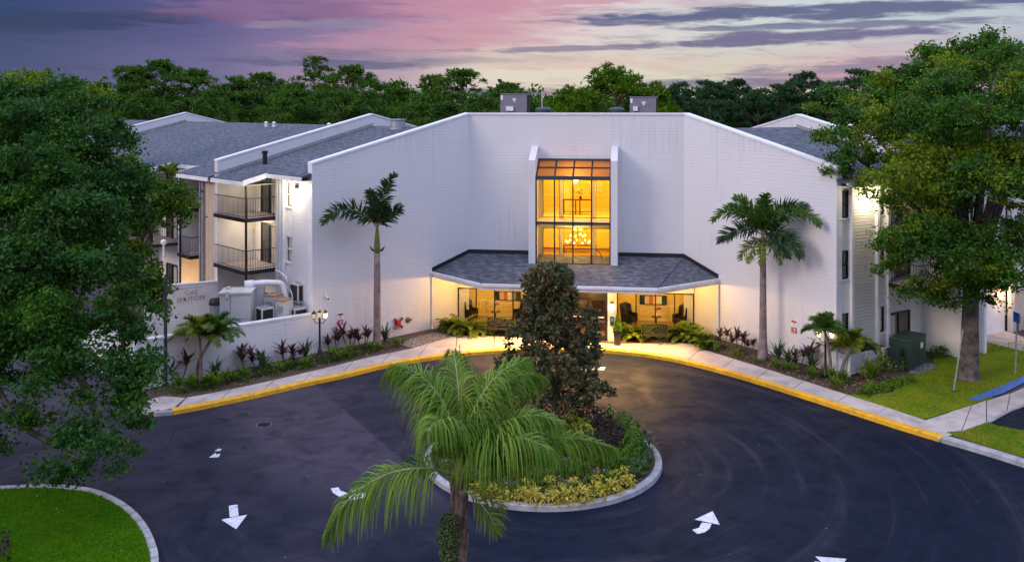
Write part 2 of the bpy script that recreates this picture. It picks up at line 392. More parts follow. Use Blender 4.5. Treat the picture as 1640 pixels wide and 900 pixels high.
def asphalt_mat():
    m, g, b, o = newmat('asphalt')
    tcn = g.n('ShaderNodeTexCoord').outputs['Object']; x, y, z = g.sep(tcn)
    # tyre sweeps run round the island: noise in polar coordinates about it
    rx, ry = g.m('SUBTRACT', x, 1.05), g.m('SUBTRACT', y, 31.0)
    rad = g.m('SQRT', g.m('ADD', g.m('MULTIPLY', rx, rx), g.m('MULTIPLY', ry, ry)))
    ang = g.m('ARCTAN2', ry, rx)
    sweep = g.noise(g.xyz(g.m('MULTIPLY', rad, 1.7), g.m('MULTIPLY', g.m('COSINE', ang), 1.2), g.m('MULTIPLY', g.m('SINE', ang), 1.2)), 1.0, 5, 0.65, 0.3)
    big = g.noise(tcn, 0.16, 4, 0.55, 0.6)
    mid = g.noise(tcn, 0.9, 5, 0.65, 0.5)
    fine = g.noise(tcn, 55.0, 2, 0.6)
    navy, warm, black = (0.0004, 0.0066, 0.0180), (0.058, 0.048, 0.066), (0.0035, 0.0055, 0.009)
    edge = g.m('ADD', g.m('MULTIPLY', x, -0.09), g.m('MULTIPLY', g.m('SUBTRACT', big, 0.5), 3.0))   # browner tone drifts in towards the left
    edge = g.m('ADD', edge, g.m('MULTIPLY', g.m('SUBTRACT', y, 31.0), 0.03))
    shade_edge = g.m('SUBTRACT', g.m('MULTIPLY_ADD', y, -0.568, 13.99), x)                       # diagonal edge of light against shade, painted into the asphalt colour
    lit_tone = g.m('MULTIPLY', g.mr(shade_edge, -0.05, 0.35), g.m('MULTIPLY', g.mr(shade_edge, 9.0, 2.0), g.mr(g.m('ADD', y, g.m('MULTIPLY', g.m('SUBTRACT', mid, 0.5), 6.0)), 25.0, 31.0)))  # lighter side of the painted light edge, fading towards the viewer
    edge = g.m('MAXIMUM', g.m('MULTIPLY', edge, 0.45), g.m('MULTIPLY', lit_tone, 1.1))
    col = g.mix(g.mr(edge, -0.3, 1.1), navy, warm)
    col = g.mix(g.mr(mid, 0.42, 0.74, 0, 0.5), col, black)
    col = g.mix(g.mr(sweep, 0.50, 0.74, 0, 0.5), col, (0.046, 0.040, 0.050))
    col = g.mix(g.mr(fine, 0.60, 0.75, 0, 0.30), col, (0.032, 0.036, 0.050))
    vo = g.n('ShaderNodeTexVoronoi', feature='DISTANCE_TO_EDGE'); vo.inputs['Scale'].default_value = 0.33
    dist = g.n('ShaderNodeVectorMath', operation='ADD'); g.put(dist.inputs[0], tcn)
    nn = g.n('ShaderNodeTexNoise'); nn.inputs['Scale'].default_value = 1.4; nn.inputs['Detail'].default_value = 4
    g.put(dist.inputs[1], nn.outputs['Color']); g.nt.links.new(dist.outputs[0], vo.inputs['Vector'])
    crack = g.m('MULTIPLY', g.mr(vo.outputs['Distance'], 0.012, 0.002), g.mr(g.noise(tcn, 0.22, 2), 0.50, 0.62))
    col = g.mix(g.m('MULTIPLY', crack, 0.7), col, (0.006, 0.006, 0.008))
    sp = g.n('ShaderNodeTexVoronoi'); sp.inputs['Scale'].default_value = 1.3; g.put(sp.inputs['Vector'], tcn)
    speck = g.m('MULTIPLY', g.mr(sp.outputs['Distance'], 0.045, 0.025), g.mr(g.noise(tcn, 3.1, 2), 0.5, 0.6))
    col = g.mix(g.m('MULTIPLY', speck, 0.6), col, (0.30, 0.30, 0.33))
    g.put(b.inputs['Base Color'], col)
    g.put(b.inputs['Roughness'], g.mr(mid, 0.3, 0.75, 0.50, 0.72)); b.inputs['IOR'].default_value = 1.13; b.inputs['Specular IOR Level'].default_value = 0.5
    bump(g, b, g.m('ADD', fine, g.m('MULTIPLY', mid, 0.5)), 0.25, 0.01)
    return m

def lawn_mat(name, c1, c2, c3):
    m, g, b, o = newmat(name)
    tcn = g.n('ShaderNodeTexCoord').outputs['Object']
    a, f = g.noise(tcn, 0.8, 6, 0.68, 0.6), g.noise(tcn, 30, 3, 0.7)
    col = g.mix(g.mr(a, 0.35, 0.65), c1, c2); col = g.mix(g.mr(f, 0.45, 0.75, 0, 0.7), col, c3)
    g.put(b.inputs['Base Color'], col); b.inputs['Roughness'].default_value = 0.9; b.inputs['Specular IOR Level'].default_value = 0.05
    bump(g, b, f, 0.8, 0.05); return m

def stone_mat(name, c1, c2, scale):
    m, g, b, o = newmat(name)
    tcn = g.n('ShaderNodeTexCoord').outputs['Object']
    v = g.n('ShaderNodeTexVoronoi'); v.inputs['Scale'].default_value = scale; g.put(v.inputs['Vector'], tcn)
    rgb = g.sep(v.outputs['Color'])
    col = g.mix(rgb[0], c1, c2)
    col = g.mix(g.mr(v.outputs['Distance'], 0.3, 0.62, 0, 0.8), col, (0.05, 0.04, 0.035))
    g.put(b.inputs['Base Color'], col); b.inputs['Roughness'].default_value = 0.85
    bump(g, b, g.m('MULTIPLY', v.outputs['Distance'], -1.0), 0.9, 0.05); return m

M = {}
M['brick'] = brick_mat('white_painted_brick', (0.64, 0.635, 0.655), strength=0.2)
M['brick_cream'] = brick_mat('cream_painted_brick', (0.62, 0.60, 0.56), 0.15, 0.4, 0.9)
M['white'] = mat('white_trim', (0.76, 0.76, 0.78), (0.66, 0.66, 0.69), 2.0, 0.5)
M['stucco'] = mat('pale_stucco', (0.78, 0.75, 0.73), (0.68, 0.66, 0.64), 1.2, 0.75, bmp=0.2)
M['panel_beige'] = mat('beige_siding', (0.62, 0.50, 0.38), (0.56, 0.45, 0.34), 1.5, 0.6)
M['shingle'] = shingle_mat('grey_shingle', (0.036, 0.042, 0.052), (0.056, 0.064, 0.080))
M['shingle_canopy'] = shingle_mat('dark_grey_shingle', (0.042, 0.045, 0.056), (0.078, 0.082, 0.100), 0.036, (1.0, 0.35))
M['dark'] = mat('dark_bronze_metal', (0.018, 0.017, 0.017), (0.028, 0.026, 0.025), 3.0, 0.4, 0.3)
M['flash'] = mat('black_flashing', (0.015, 0.016, 0.02), None, 3.0, 0.5)
M['black'] = mat('black_paint', (0.012, 0.012, 0.013), (0.02, 0.02, 0.02), 6, 0.35)
M['steel_blue'] = mat('blue_grey_frame', (0.045, 0.060, 0.072), None, 3.0, 0.4, 0.2)
M['glass_warm'] = glass_mat('clear_glass', (0.97, 0.97, 0.96), 0.06)
M['glass_amber'] = glass_mat('amber_skylight_glass', (0.97, 0.74, 0.50), 0.05)
M['glass_dark'] = mat('dark_window_glass', (0.02, 0.025, 0.03), (0.05, 0.05, 0.05), 0.9, 0.08, spec=0.8)
M['curtain'] = mat('cream_curtain', (0.60, 0.54, 0.44), (0.5, 0.45, 0.37), 3, 0.8)
M['yellow_wall'] = mat('warm_yellow_wall', (0.74, 0.54, 0.14), (0.70, 0.50, 0.13), 1.0, 0.7)
M['cream_wall'] = mat('cream_wall', (0.80, 0.66, 0.34), (0.76, 0.62, 0.32), 1.0, 0.7)
M['moulding'] = mat('painted_moulding', (0.80, 0.68, 0.36), None, 2, 0.5)
M['wood'] = mat('brown_wood', (0.16, 0.075, 0.03), (0.10, 0.045, 0.02), 4, 0.45)
M['wood_floor'] = mat('wood_floor', (0.30, 0.17, 0.07), (0.22, 0.12, 0.05), 3, 0.4)
M['leather'] = mat('black_leather', (0.012, 0.011, 0.012), None, 5, 0.4)
M['soffit'] = mat('cream_soffit', (0.72, 0.68, 0.60), None, 2, 0.7)
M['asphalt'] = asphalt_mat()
M['concrete'] = mat('sidewalk_concrete', (0.50, 0.43, 0.385), (0.35, 0.30, 0.275), 0.9, 0.85, bmp=0.15, bscale=30, detail=7, dirt=((0.16, 0.13, 0.12), 1.3, 0.50, 0.74, 0.6))
M['concrete_dark'] = mat('joint_concrete', (0.045, 0.04, 0.04), None, 2, 0.9)
M['kerb'] = mat('grey_kerb', (0.36, 0.36, 0.37), (0.24, 0.24, 0.25), 2.2, 0.8, bmp=0.1, detail=6)
M['yellow'] = mat('yellow_kerb_paint', (0.80, 0.42, 0.008), (0.60, 0.30, 0.010), 2.6, 0.6, detail=7, dirt=((0.10, 0.075, 0.05), 3.2, 0.52, 0.72, 0.75))
M['blue_paint'] = mat('blue_kerb_paint', (0.02, 0.14, 0.55), (0.03, 0.11, 0.38), 3, 0.6)
M['marking'] = mat('white_road_paint', (0.66, 0.66, 0.69), (0.50, 0.50, 0.54), 7.0, 0.6, detail=9, dirt=((0.05, 0.05, 0.07), 9.0, 0.56, 0.66, 0.8))
M['mulch'] = stone_mat('brown_mulch', (0.11, 0.062, 0.036), (0.055, 0.032, 0.02), 14)
M['soil'] = stone_mat('dark_soil', (0.045, 0.028, 0.020), (0.025, 0.016, 0.013), 12)
M['gravel'] = stone_mat('pale_gravel', (0.42, 0.36, 0.28), (0.25, 0.21, 0.17), 9)
M['gravel_grey'] = stone_mat('grey_gravel', (0.30, 0.30, 0.32), (0.16, 0.16, 0.18), 9)
M['lawn'] = lawn_mat('lawn', (0.080, 0.180, 0.003), (0.190, 0.220, 0.008), (0.24, 0.25, 0.03))
M['lawn_near'] = lawn_mat('bright_lawn', (0.030, 0.120, 0.001), (0.060, 0.15, 0.001), (0.08, 0.18, 0.002))
M['field'] = lawn_mat('far_ground', (0.020, 0.032, 0.016), (0.03, 0.04, 0.02), (0.04, 0.05, 0.025))
M['bark'] = mat('grey_bark', (0.15, 0.125, 0.11), (0.045, 0.037, 0.032), 3.0, 0.9, bmp=0.8, bscale=9, detail=7)
M['bark_pine'] = mat('pine_bark', (0.14, 0.085, 0.06), (0.08, 0.05, 0.04), 2.0, 0.9)
M['twig'] = mat('pale_twig', (0.20, 0.18, 0.165), (0.11, 0.095, 0.085), 2.0, 0.9)
M['palm_trunk'] = mat('palm_trunk', (0.27, 0.20, 0.19), (0.13, 0.10, 0.095), 3.0, 0.85, bmp=0.5, bscale=8)
M['palm_brown'] = mat('palm_boots', (0.27, 0.17, 0.12), (0.10, 0.065, 0.05), 6.0, 0.9, bmp=0.8, bscale=16)
M['shaft'] = mat('green_crownshaft', (0.16, 0.17, 0.03), (0.12, 0.14, 0.025), 3, 0.45)
M['stalk'] = mat('pale_stalk', (0.30, 0.28, 0.16), (0.26, 0.20, 0.13), 3, 0.5)
M['fruit'] = mat('green_fruit', (0.085, 0.12, 0.03), (0.05, 0.08, 0.02), 20, 0.5)
M['metal'] = mat('galvanised_metal', (0.40, 0.41, 0.43), (0.30, 0.31, 0.33), 3, 0.45, 0.5)
M['cab_grey'] = mat('grey_cabinet_paint', (0.50, 0.50, 0.49), (0.44, 0.44, 0.44), 1.5, 0.5)
M['unit_mauve'] = mat('grey_unit_paint', (0.20, 0.19, 0.23), (0.17, 0.16, 0.20), 2, 0.55)
M['rust'] = mat('rusty_top', (0.38, 0.18, 0.08), (0.30, 0.16, 0.09), 5, 0.85)
M['trans_green'] = mat('dark_green_paint', (0.018, 0.042, 0.030), (0.024, 0.050, 0.036), 2, 0.45)
M['red'] = mat('red_paint', (0.42, 0.012, 0.02), (0.34, 0.012, 0.02), 5, 0.5)
M['brass'] = mat('aged_brass', (0.25, 0.13, 0.06), (0.16, 0.08, 0.04), 8, 0.45, 0.7)
M['sign_white'] = mat('sign_white', (0.78, 0.78, 0.78), None, 3, 0.4)
M['paint_brown'] = mat('faded_red_paint', (0.30, 0.12, 0.10), (0.5, 0.3, 0.27), 8, 0.7)
M['terracotta'] = mat('terracotta', (0.55, 0.16, 0.08), None, 5, 0.7)
M['patch'] = mat('patched_asphalt', (0.012, 0.011, 0.016), (0.007, 0.007, 0.011), 2.6, 0.75, bmp=0.2, detail=7)
M['metal_dull'] = mat('worn_iron', (0.13, 0.12, 0.13), (0.07, 0.065, 0.075), 9, 0.6, 0.2)
M['iron'] = mat('cast_iron', (0.055, 0.052, 0.058), (0.035, 0.034, 0.04), 6, 0.6, 0.3)
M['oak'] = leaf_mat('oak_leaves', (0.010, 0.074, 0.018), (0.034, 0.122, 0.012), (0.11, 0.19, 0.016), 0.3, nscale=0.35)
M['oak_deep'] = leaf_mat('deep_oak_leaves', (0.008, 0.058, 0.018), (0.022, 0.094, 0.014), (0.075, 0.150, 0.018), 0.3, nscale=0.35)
M['oak_yellow'] = leaf_mat('yellow_oak_leaves', (0.042, 0.120, 0.010), (0.100, 0.175, 0.008), (0.26, 0.29, 0.02), 0.3, nscale=0.35)  # yellow-green leaf tone, dealt to boughs at random
M['glossy'] = leaf_mat('glossy_leaves', (0.046, 0.105, 0.010), (0.085, 0.145, 0.010), (0.15, 0.19, 0.016), 0.3, nscale=0.6)
M['pine'] = leaf_mat('pine_needles', (0.016, 0.084, 0.018), (0.046, 0.128, 0.010), (0.11, 0.18, 0.014), 0.2, 0.7, 0.35)
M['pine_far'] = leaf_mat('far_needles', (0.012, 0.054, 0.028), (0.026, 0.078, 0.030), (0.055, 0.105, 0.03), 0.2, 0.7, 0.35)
M['pine_bright'] = leaf_mat('bright_needles', (0.030, 0.115, 0.004), (0.070, 0.160, 0.004), (0.13, 0.20, 0.006), 0.2, 0.7, 0.4)
M['magnolia'] = leaf_mat('bronze_green_leaves', (0.030, 0.074, 0.028), (0.092, 0.074, 0.034), (0.18, 0.135, 0.07), 0.12, 0.26, 1.3)
M['palm'] = leaf_mat('queen_palm_leaflets', (0.050, 0.165, 0.012), (0.125, 0.240, 0.016), (0.30, 0.38, 0.07), 0.35, 0.38, 1.2)
M['palm_dark'] = leaf_mat('dark_palm_leaflets', (0.020, 0.056, 0.026), (0.034, 0.080, 0.028), (0.06, 0.11, 0.04), 0.2, 0.45, 1.2)
M['palm_mid'] = leaf_mat('palm_leaflets', (0.034, 0.115, 0.024), (0.060, 0.15, 0.026), (0.12, 0.19, 0.04), 0.3, 0.45, 1.2)
M['palm_gold'] = leaf_mat('pale_palm_leaflets', (0.085, 0.170, 0.018), (0.14, 0.21, 0.022), (0.24, 0.25, 0.04), 0.3, 0.5, 1.2)
M['dead'] = leaf_mat('dry_leaflets', (0.20, 0.14, 0.05), (0.13, 0.10, 0.04), (0.25, 0.2, 0.08), 0.3, 0.7, 2)
M['ti'] = leaf_mat('purple_leaves', (0.040, 0.018, 0.020), (0.075, 0.028, 0.032), (0.15, 0.07, 0.065), 0.2, 0.4, 2)
M['ti_green'] = leaf_mat('dark_strap_leaves', (0.030, 0.075, 0.036), (0.045, 0.095, 0.040), (0.08, 0.13, 0.06), 0.2, 0.4, 2)
M['lime'] = leaf_mat('lime_strap_leaves', (0.070, 0.170, 0.010), (0.100, 0.20, 0.012), (0.16, 0.24, 0.02), 0.3, 0.5, 2)
M['croton'] = leaf_mat('yellow_leaves', (0.36, 0.31, 0.025), (0.50, 0.42, 0.06), (0.60, 0.52, 0.14), 0.3, 0.5, 2.5)
M['varieg'] = leaf_mat('variegated_leaves', (0.14, 0.22, 0.02), (0.28, 0.33, 0.05), (0.48, 0.48, 0.13), 0.3, 0.5, 2.5)
M['loro'] = leaf_mat('plum_leaves', (0.022, 0.016, 0.020), (0.034, 0.022, 0.026), (0.05, 0.032, 0.036), 0.15, 0.6, 2.5)
M['hedge'] = leaf_mat('hedge_leaves', (0.036, 0.125, 0.010), (0.060, 0.155, 0.012), (0.10, 0.19, 0.02), 0.3, 0.5, 2.5)
M['fern'] = leaf_mat('fern_leaves', (0.075, 0.140, 0.018), (0.120, 0.180, 0.020), (0.18, 0.22, 0.03), 0.3, 0.5, 2)
M['blade'] = leaf_mat('grass_blades', (0.030, 0.145, 0.001), (0.075, 0.190, 0.001), (0.11, 0.22, 0.003), 0.3, 0.6, 0.9)
M['blade_dry'] = leaf_mat('grass_blades_mixed', (0.085, 0.210, 0.003), (0.240, 0.270, 0.012), (0.34, 0.33, 0.06), 0.3, 0.6, 0.7)
M['flower'] = mat('red_petals', (0.45, 0.03, 0.04), None, 6, 0.6)
M['pane_amber'] = glass_mat('amber_inner_glass', (0.93, 0.84, 0.50), 0.05)
M['cover'] = leaf_mat('ground_cover_leaves', (0.026, 0.075, 0.012), (0.055, 0.115, 0.014), (0.10, 0.16, 0.02), 0.3, 0.6, 1.1)
M['litter'] = mat('dry_leaf_litter', (0.30, 0.19, 0.10), (0.16, 0.09, 0.05), 9, 0.9)
M['bulb'] = emit('warm_bulb', (1.0, 0.74, 0.38), 22.0)
M['flood'] = emit('floodlight', (1.0, 0.86, 0.62), 30.0)
M['lantern'] = emit('lit_lantern_glass', (1.0, 0.76, 0.40), 10.0)
M['lantern_dim'] = emit('dim_lantern_glass', (1.0, 0.72, 0.32), 0.8)
M['downlight'] = emit('downlight', (1.0, 0.72, 0.36), 8.0)
M['screen'] = emit('keypad_screen', (0.35, 0.6, 0.85), 0.5)
WARM = (1.0, 0.62, 0.22)
# ------------------------------------------------------------------ ground, road, kerbs, sidewalks
def structure(o): o['kind'] = 'structure'; return o

structure(MB().sheet([(-2500, -200), (2500, -200), (2500, 4500), (-2500, 4500)], -0.06).build('ground', M['field']))
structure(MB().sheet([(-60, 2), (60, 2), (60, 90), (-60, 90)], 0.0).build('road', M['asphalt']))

def interp(P, x):
    P = sorted(P)
    for (a, b), (c, d) in zip(P[:-1], P[1:]):
        if x <= c: return b + (d - b) * (x - a) / (c - a)
    return P[-1][1]

KERB = [(277, 664), (340, 652), (428, 633), (487, 619), (558, 604), (610, 591), (690, 577), (770, 568), (860, 564), (950, 564), (1000, 568),
        (1050, 574), (1100, 584), (1180, 605), (1280, 636), (1370, 665), (1448, 690), (1508, 708)]
KW = [G(x, y) for x, y in KERB]
KR = [G(1508, 708), G(1560, 723), G(1640, 748), G(1760, 790), G(2100, 900)]
KL = [G(277, 664), G(245, 666), G(222, 657), G(208, 640), G(196, 600), G(180, 560), G(160, 500)]
INNER = [(288, 638), (341, 629), (409, 615), (471, 601), (530, 587), (590, 572), (659, 558), (731, 537), (790, 538), (850, 542), (900, 545), (985, 550),
         (1060, 549), (1106, 549), (1122, 558), (1200, 582), (1280, 607), (1352, 630), (1400, 645), (1480, 672)]

# raised ground behind the kerbs
plat = [tuple(p.xy) for p in spline(KL[::-1], 4)] + [tuple(p.xy) for p in spline(KW, 4)][1:] + [tuple(p.xy) for p in spline(KR, 3)][1:]
plat += [(60, 22), (60, 88), (-45, 88), tuple((KL[-1] + Vector((-6, 20, 0))).xy)]
structure(MB().prism(plat, -0.02, 0.12).build('planting_ground', M['mulch']))

def kerb(pts, w, h, m, name='kerb', joint=1.6, gap=0.012):
    """kerb stones along a line; the line is the road edge, the stone lies to its right-hand side when w<0"""
    P = [Vector((p.x, p.y, 0)) for p in pts]
    L = [0]
    for a, b in zip(P[:-1], P[1:]): L.append(L[-1] + (b - a).length)
    def at(s):
        s = min(max(s, 0), L[-1] - 1e-6)
        for i in range(len(P) - 1):
            if s <= L[i + 1]:
                t = (s - L[i]) / (L[i + 1] - L[i]); d = (P[i + 1] - P[i]).normalized()
                j = min(i + 1, len(P) - 2); d2 = (P[j + 1] - P[j]).normalized(); dd = (d * (1 - t / 2) + d2 * t / 2).normalized()
                return P[i].lerp(P[i + 1], t), Vector((-dd.y, dd.x, 0))
    b = MB(); n = max(1, round(L[-1] / joint))
    for k in range(n):
        s0, s1 = L[-1] * k / n + gap / 2, L[-1] * (k + 1) / n - gap / 2
        q = 4; vs = []
        for i in range(q + 1):
            p, nn = at(s0 + (s1 - s0) * i / q)
            p = p - nn * (.05 if w > 0 else -.05); vs += [p - Vector((0, 0, 0.03)), p + Vector((0, 0, h - 0.03)) + nn * w * 0.06, p + nn * w * 0.22 + Vector((0, 0, h)), p + nn * w + Vector((0, 0, h)), p + nn * w - Vector((0, 0, 0.03))]
        fs = [(i * 5 + j, i * 5 + j + 1, i * 5 + 5 + j + 1, i * 5 + 5 + j) for i in range(q) for j in range(4)]
        fs += [(4, 3, 2, 1, 0), tuple(q * 5 + j for j in range(5))]
        b.add(vs, fs)
    o = b.build(name, m); structure(o); return o

kerb(spline(KW, 4), 0.32, 0.185, M['yellow'], 'yellow_kerb', 3.2)
kerb(spline(KR, 4), 0.34, 0.185, M['kerb'], 'grey_kerb', 2.4)
kerb([Vector(p) for p in spline(KL, 4)][::-1], 0.22, 0.155, M['kerb'], 'grey_kerb', 2.4)

# sidewalk slabs between kerb and planting
OUT = [(x, y) for x, y in KERB]
JO = [277, 285, 356, 425, 488, 551, 612, 672, 732, 792, 852, 912, 960, 993, 1036, 1097, 1150, 1205, 1262, 1332, 1395, 1448, 1508]
def inner_x(x): return x + (14 if x < 700 else 0 if x < 940 else 26 if x < 1440 else -14) if x < 1500 else 1484
sw = MB()
def out_pt(x):
    y = interp(OUT, x); p = G(x, y); q = G(x + 2, interp(OUT, min(x + 2, 1508)) if x < 1506 else y + .7); d = (q - p); d.z = 0; d.normalize()
    return p + Vector((-d.y, d.x, 0)) * 0.225
def in_pt(x): return G(x, interp(INNER, x), 0.15)
for a, b in zip(JO[1:-1], JO[2:]):
    q = 4; lo, hi = [], []
    for i in range(q + 1):
        x = a + (b - a) * i / q; xi = inner_x(a) + (inner_x(b) - inner_x(a)) * i / q
        o_, i_ = out_pt(x), in_pt(min(max(xi, 288), 1480))
        lo.append((o_.x, o_.y)); hi.append((i_.x, i_.y))
    cx = sum(p[0] for p in lo + hi) / len(lo + hi); cy = sum(p[1] for p in lo + hi) / len(lo + hi)
    sh = lambda p, k=0.022: (p[0] + (cx - p[0]) * k, p[1] + (cy - p[1]) * k * .35)
    sw.prism([sh(p) for p in lo] + [sh(p) for p in hi[::-1]], 0.05, 0.15)
lft = [G(245, 660, .15), G(279, 652, .15), G(297, 636.6, .15), G(288, 636, .15), G(262, 634, .15), G(236, 640, .15)]
sw.prism([tuple(p.xy) for p in lft], 0.05, 0.148)
# branch towards the parking lot
br = [(1450, 688, 1482, 671), (1500, 703.5, 1520, 660), (1540, 690, 1556, 649), (1580, 676, 1580, 641), (1612, 660, 1618, 630), (1650, 646, 1660, 612), (1720, 620, 1730, 585)]
for (a, b, c, d), (e, f, g_, h) in zip(br[1:-1], br[2:]):
    p = [G(a + .7, b, .15), G(e - .7, f, .15), G(g_ - .7, h, .15), G(c + .7, d, .15)]
    sw.prism([tuple(q.xy) for q in p], 0.05, 0.152)
sw.prism([tuple(G(x, y, .15).xy) for x, y in ((1450, 676), (1500, 692), (1513, 695), (1532, 657), (1484, 672))], 0.05, 0.149)
structure(sw.build('sidewalk', M['concrete']))
sj = MB()
po = [out_pt(x) for x in range(280, 1508, 8)]; pi_ = [in_pt(min(max(inner_x(x), 288), 1480)) for x in range(280, 1508, 8)]
vs = [(p.x, p.y, 0.128) for p in po + pi_]; n = len(po)
sj.add(vs, [(i, i + 1, n + i + 1, n + i) for i in range(n - 1)])
structure(sj.build('sidewalk_base', M['concrete_dark']))

# lawns
def lawn(px, z, m, name='lawn', k=4):
    P = [G(x, y, z) for x, y in px]; o = MB().prism([tuple(p.xy) for p in P], 0.0, z).build(name, m); structure(o); return P
LAWN_R = [(1352, 630), (1400, 645), (1480, 671), (1520, 659), (1556, 648), (1580, 640), (1640, 606), (1760, 560), (1700, 545), (1600, 548), (1530, 545), (1500, 560), (1490, 590), (1462, 597), (1430, 628), (1390, 634)]
lawn(LAWN_R, 0.16, M['lawn'])
LAWN_F = [(1516, 692), (1560, 706), (1640, 730), (1760, 768), (1760, 720), (1640, 690), (1600, 682), (1581, 677), (1545, 690)]
lawn(LAWN_F, 0.16, M['lawn'])
# parking lot asphalt and blue ramp
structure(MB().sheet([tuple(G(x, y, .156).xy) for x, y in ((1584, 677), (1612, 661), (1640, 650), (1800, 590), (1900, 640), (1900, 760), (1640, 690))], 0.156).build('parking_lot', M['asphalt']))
bb = MB(); bb.sheet([tuple(G(x, y, .158).xy) for x, y in ((1548, 641), (1575, 629), (1606, 617), (1642, 601), (1700, 578), (1700, 590), (1642, 612), (1606, 630), (1566, 642))], 0.172)
structure(bb.build('blue_kerb_paint', M['blue_paint']))
kerb([G(1582, 677, .1), G(1611, 661, .1), G(1642, 649, .1), G(1760, 610, .1)], -0.18, 0.19, M['kerb'], 'grey_kerb', 2)
# paving to the lit door, far right
structure(MB().sheet([tuple(G(x, y, .17).xy) for x, y in ((1566, 545), (1640, 562), (1760, 590), (1760, 540), (1640, 540), (1590, 522), (1566, 520))], 0.17).build('walkway', M['concrete']))
# gravel bands
structure(MB().sheet([tuple(G(x, y, .135).xy) for x, y in ((640, 551), (660, 557), (700, 548), (732, 536), (712, 531), (692, 533), (660, 541))], 0.135).build('gravel_bed', M['gravel']))
structure(MB().sheet([tuple(G(x, y, .175).xy) for x, y in ((1455, 598), (1470, 601), (1502, 588), (1494, 582), (1480, 580), (1462, 586))], 0.175).build('gravel_patch', M['gravel_grey']))

# near left lawn with stone edging
LE = [G(x, y) for x, y in ((-80, 795), (0, 789), (80, 787), (140, 793), (178, 808), (206, 828), (226, 853), (238, 880), (243, 905), (240, 960))]
LES = spline(LE, 5)
structure(MB().prism([tuple(p.xy) for p in LES] + [(-7.5, 17.0), (-28, 15.0), (-30, 26)], 0.0, 0.13).build('lawn', M['lawn_near']))
kerb(LES[::-1], -0.22, 0.16, M['kerb'], 'stone_kerb', 0.62, 0.03)

# island
IC, IR = Vector((1.05, 31.0, 0)), 4.0
ring = [IC + Vector((IR * math.cos(t), IR * math.sin(t), 0)) for t in [2 * math.pi * k / 72 for k in range(73)]]
kerb(ring, 0.24, 0.17, M['kerb'], 'island_kerb', 1.3)
structure(MB().prism([tuple((IC + Vector(((IR - .2) * math.cos(t), (IR - .2) * math.sin(t), 0))).xy) for t in [2 * math.pi * k / 48 for k in range(48)]], 0.0, 0.13).build('island_bed', M['soil']))

# painted arrows (each piece group one arrow)
def arrow(polys, label, pos_group='white arrows painted on the asphalt'):
    b = MB()
    for pl in polys: b.sheet([tuple(G(x, y).xy) for x, y in pl], 0.006)
    o = b.build('painted_arrow', M['marking']); tag(o, label, 'road arrow', pos_group); return o
def c4(pts): return [(220 + x / 3.417, 640 + y / 3.415) for x, y in pts]
def c5(pts): return [(1000 + x / 2.5625, 620 + y / 2.5643) for x, y in pts]
arrow([c4([(500, 578), (548, 573), (555, 635), (505, 642)]), c4([(458, 655), (601, 628), (541, 707)])], 'straight white road arrow pointing towards the viewer')
arrow([c4([(1058, 485), (1100, 478), (1112, 497), (1150, 510), (1148, 533), (1100, 527), (1070, 508)]), c4([(1178, 490), (1150, 553), (1285, 525)])],
      'curved white road arrow beside the drooping palm frond')
arrow([c5([(288, 543), (362, 508), (392, 565)]), c5([(318, 555), (358, 560), (350, 580), (330, 595), (300, 602), (278, 585), (305, 577)])], 'curved white road arrow in front of the island, pointing away')
arrow([c5([(783, 694), (911, 704), (868, 775)]), c5([(780, 714), (800, 716), (812, 760), (790, 768)])], 'white road arrow cut by the lower picture edge')
arrow([[(955, 587), (970, 588), (967, 593), (954, 592)], [(924, 590), (938, 584), (944, 597)], [(940, 589), (956, 588), (956, 592), (942, 593)]], 'small white road arrow beyond the bronze magnolia, by the yellow kerb')
arrow([[(900, 636), (918, 634), (912, 641), (896, 642)], [(880, 641), (897, 634), (892, 649)]], 'white road arrow half hidden behind the magnolia trunk')
# repaired asphalt patch and the covers
def cover(px, py, rx, grate, label):
    c = G(px, py); b = MB(); r = rx * c.y / FPX
    b.lathe([(r, 0.0), (r, 0.012), (r * .86, 0.012), (r * .84, 0.006)], (0, 0, 0), 24)
    o = empty('manhole_cover', (c.x, c.y, 0), 0, label, 'manhole cover', 'round covers in the asphalt')
    b.build('cover_ring', M['metal_dull'] if not grate else M['iron'], o)
    l = MB()
    for k in range(-4, 5):
        h = r * .8 * math.sqrt(max(0, 1 - (k / 5) ** 2)); l.box(-h, h, k * r * .17 - .012, k * r * .17 + .012, 0.006, 0.018)
    l.build('cover_plate', M['iron'] if grate else M['patch'], o)
cover(388, 664, 13, True, 'round iron cover nearest the yellow kerb')
cover(423, 680, 13, False, 'round cover with a pale ring, nearest the road arrow')
cover(461, 671.5, 12, True, 'round slotted cover, rightmost of the three')
# white scraps of paint
for (px, py, s, lb) in ((345, 729, .16, 'larger torn white paint mark on the dark asphalt'), (350, 720, .10, 'small torn white paint mark above a larger one')):
    c = G(px, py)
    o = MB().sheet([(c.x - s, c.y - s * 1.3), (c.x + s, c.y - s), (c.x + s * .8, c.y + s), (c.x, c.y + s * .5), (c.x - s * .4, c.y + s * 1.4)], 0.005).build('paint_mark', M['marking'])
    tag(o, lb, 'paint mark', 'worn paint marks')
